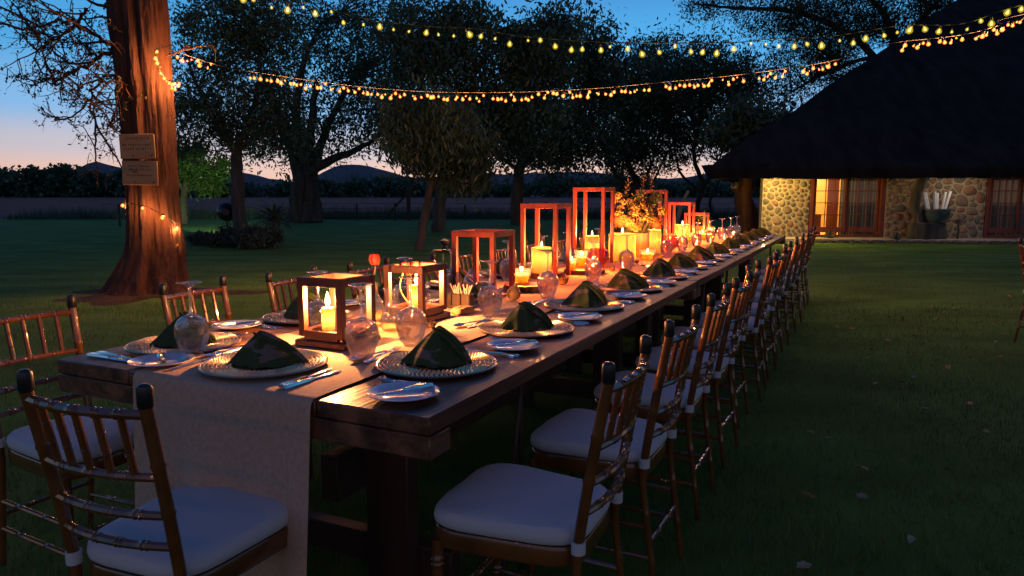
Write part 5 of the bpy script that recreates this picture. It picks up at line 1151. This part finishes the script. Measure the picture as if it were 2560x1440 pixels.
light_string('cluster of orange bulbs wound round the upper part of the big trunk', [w2[0] + Vector((.1, .2, .1))] + w2[:11] + [w2[13] + Vector((.05, .2, 0))], PO, w2, 3, WARM, hang=.0)

# ================================================================== fallen leaves on the lawn
MT['dryleaf'] = mat('dry_leaf', (.44, .32, .21), .8, var=(20, .4)); MT['dryleaf2'] = mat('dry_leaf_orange', (.52, .30, .13), .8, var=(20, .4))
LM = []
for q in range(5):
    b = MB(); vs = []; n_ = 8
    for j in range(n_ + 1):
        f = j / n_; w_ = .27 * math.sin(math.pi * min(1, f * 1.05)) ** .8 * (1 + .2 * math.sin(j * 2.3 + q)) + .004; z = .05 + .10 * math.sin(f * 3 + q) + .03 * q * f
        for sd in (-1, 0, 1): vs.append((f - .5, sd * w_, z + abs(sd) * w_ * (.3 + .12 * q)))
    b.add(vs, [(3 * j + i, 3 * j + i + 1, 3 * j + 4 + i, 3 * j + 3 + i) for j in range(n_) for i in range(2)]); LM.append(b.mesh('fallen_leaf', 'dryleaf' if q % 2 else 'dryleaf2', True, 70))
LPX = [(85, 338), (400, 332), (540, 342), (690, 338), (775, 372), (615, 380), (325, 382), (260, 373), (735, 382), (925, 357), (860, 318), (580, 192), (765, 295), (690, 455), (405, 470), (590, 410), (350, 440), (480, 432), (970, 405), (940, 437), (85, 630), (590, 588), (580, 628), (740, 548), (430, 618), (540, 615), (205, 595), (645, 727), (830, 705), (900, 822), (145, 825), (222, 850), (370, 985), (370, 1100), (140, 1100), (575, 1287), (120, 1402), (20, 420), (290, 262), (935, 220), (1000, 242), (395, 505), (590, 505), (955, 503), (665, 285), (625, 322), (485, 332), (765, 415), (660, 372), (720, 312), (120, 415), (265, 250)]
for x, y in LPX:
    p = W(1940 + x / 1.714, 600 + y / 1.714, .018); o = ob('fallen_leaf', random.choice(LM), None, p, (random.gauss(0, .25), random.gauss(0, .25), random.uniform(0, 6.28))); s_ = random.uniform(.040, .068); o.scale = (s_, s_, s_)
    hue = 'orange-brown' if o.data.materials[0] == MT['dryleaf2'] else 'pale brown'; zone = 'close to the house' if p.y > 8 else ('midway to the house' if p.y > 5 else 'nearest to us')
    tag(o, hue + ' dry leaf on the lawn right of the chairs, ' + zone, 'leaf', hue + ' fallen leaves ' + zone)

# ------------------------------------------------------------------ unseen tree added to shade the right-hand lawn where its leaves lie (behind and above the camera)
st_ = Vector((6.2, -2.4, 0))
tree('added_shade_tree', 'broad unseen tree added to shade the right-hand lawn',
     [([st_, st_ + Vector((.1, .2, 2.2)), st_ + Vector((.0, .8, 4.2))], .32, .2), ([st_ + Vector((0, .8, 4.2)), st_ + Vector((-1.2, 2.5, 5.2)), st_ + Vector((-2.4, 4.5, 5.6))], .14, .04), ([st_ + Vector((0, .8, 4.2)), st_ + Vector((1.2, 2.8, 5.4)), st_ + Vector((2.0, 5.5, 6.0))], .14, .04)],
     [(st_ + Vector((-.8, 3.2, 6.0)), (3.0, 3.2, .9), 1.4), (st_ + Vector((1.5, 4.8, 6.2)), (2.6, 2.6, .9), 1.0), (st_ + Vector((-2.6, 3.6, 5.6)), (1.6, 2.2, .7), .5), (st_ + Vector((.5, .2, 6.0)), (3, 2.5, 1.0), 1.0)], 24000, .18, 100, .5)
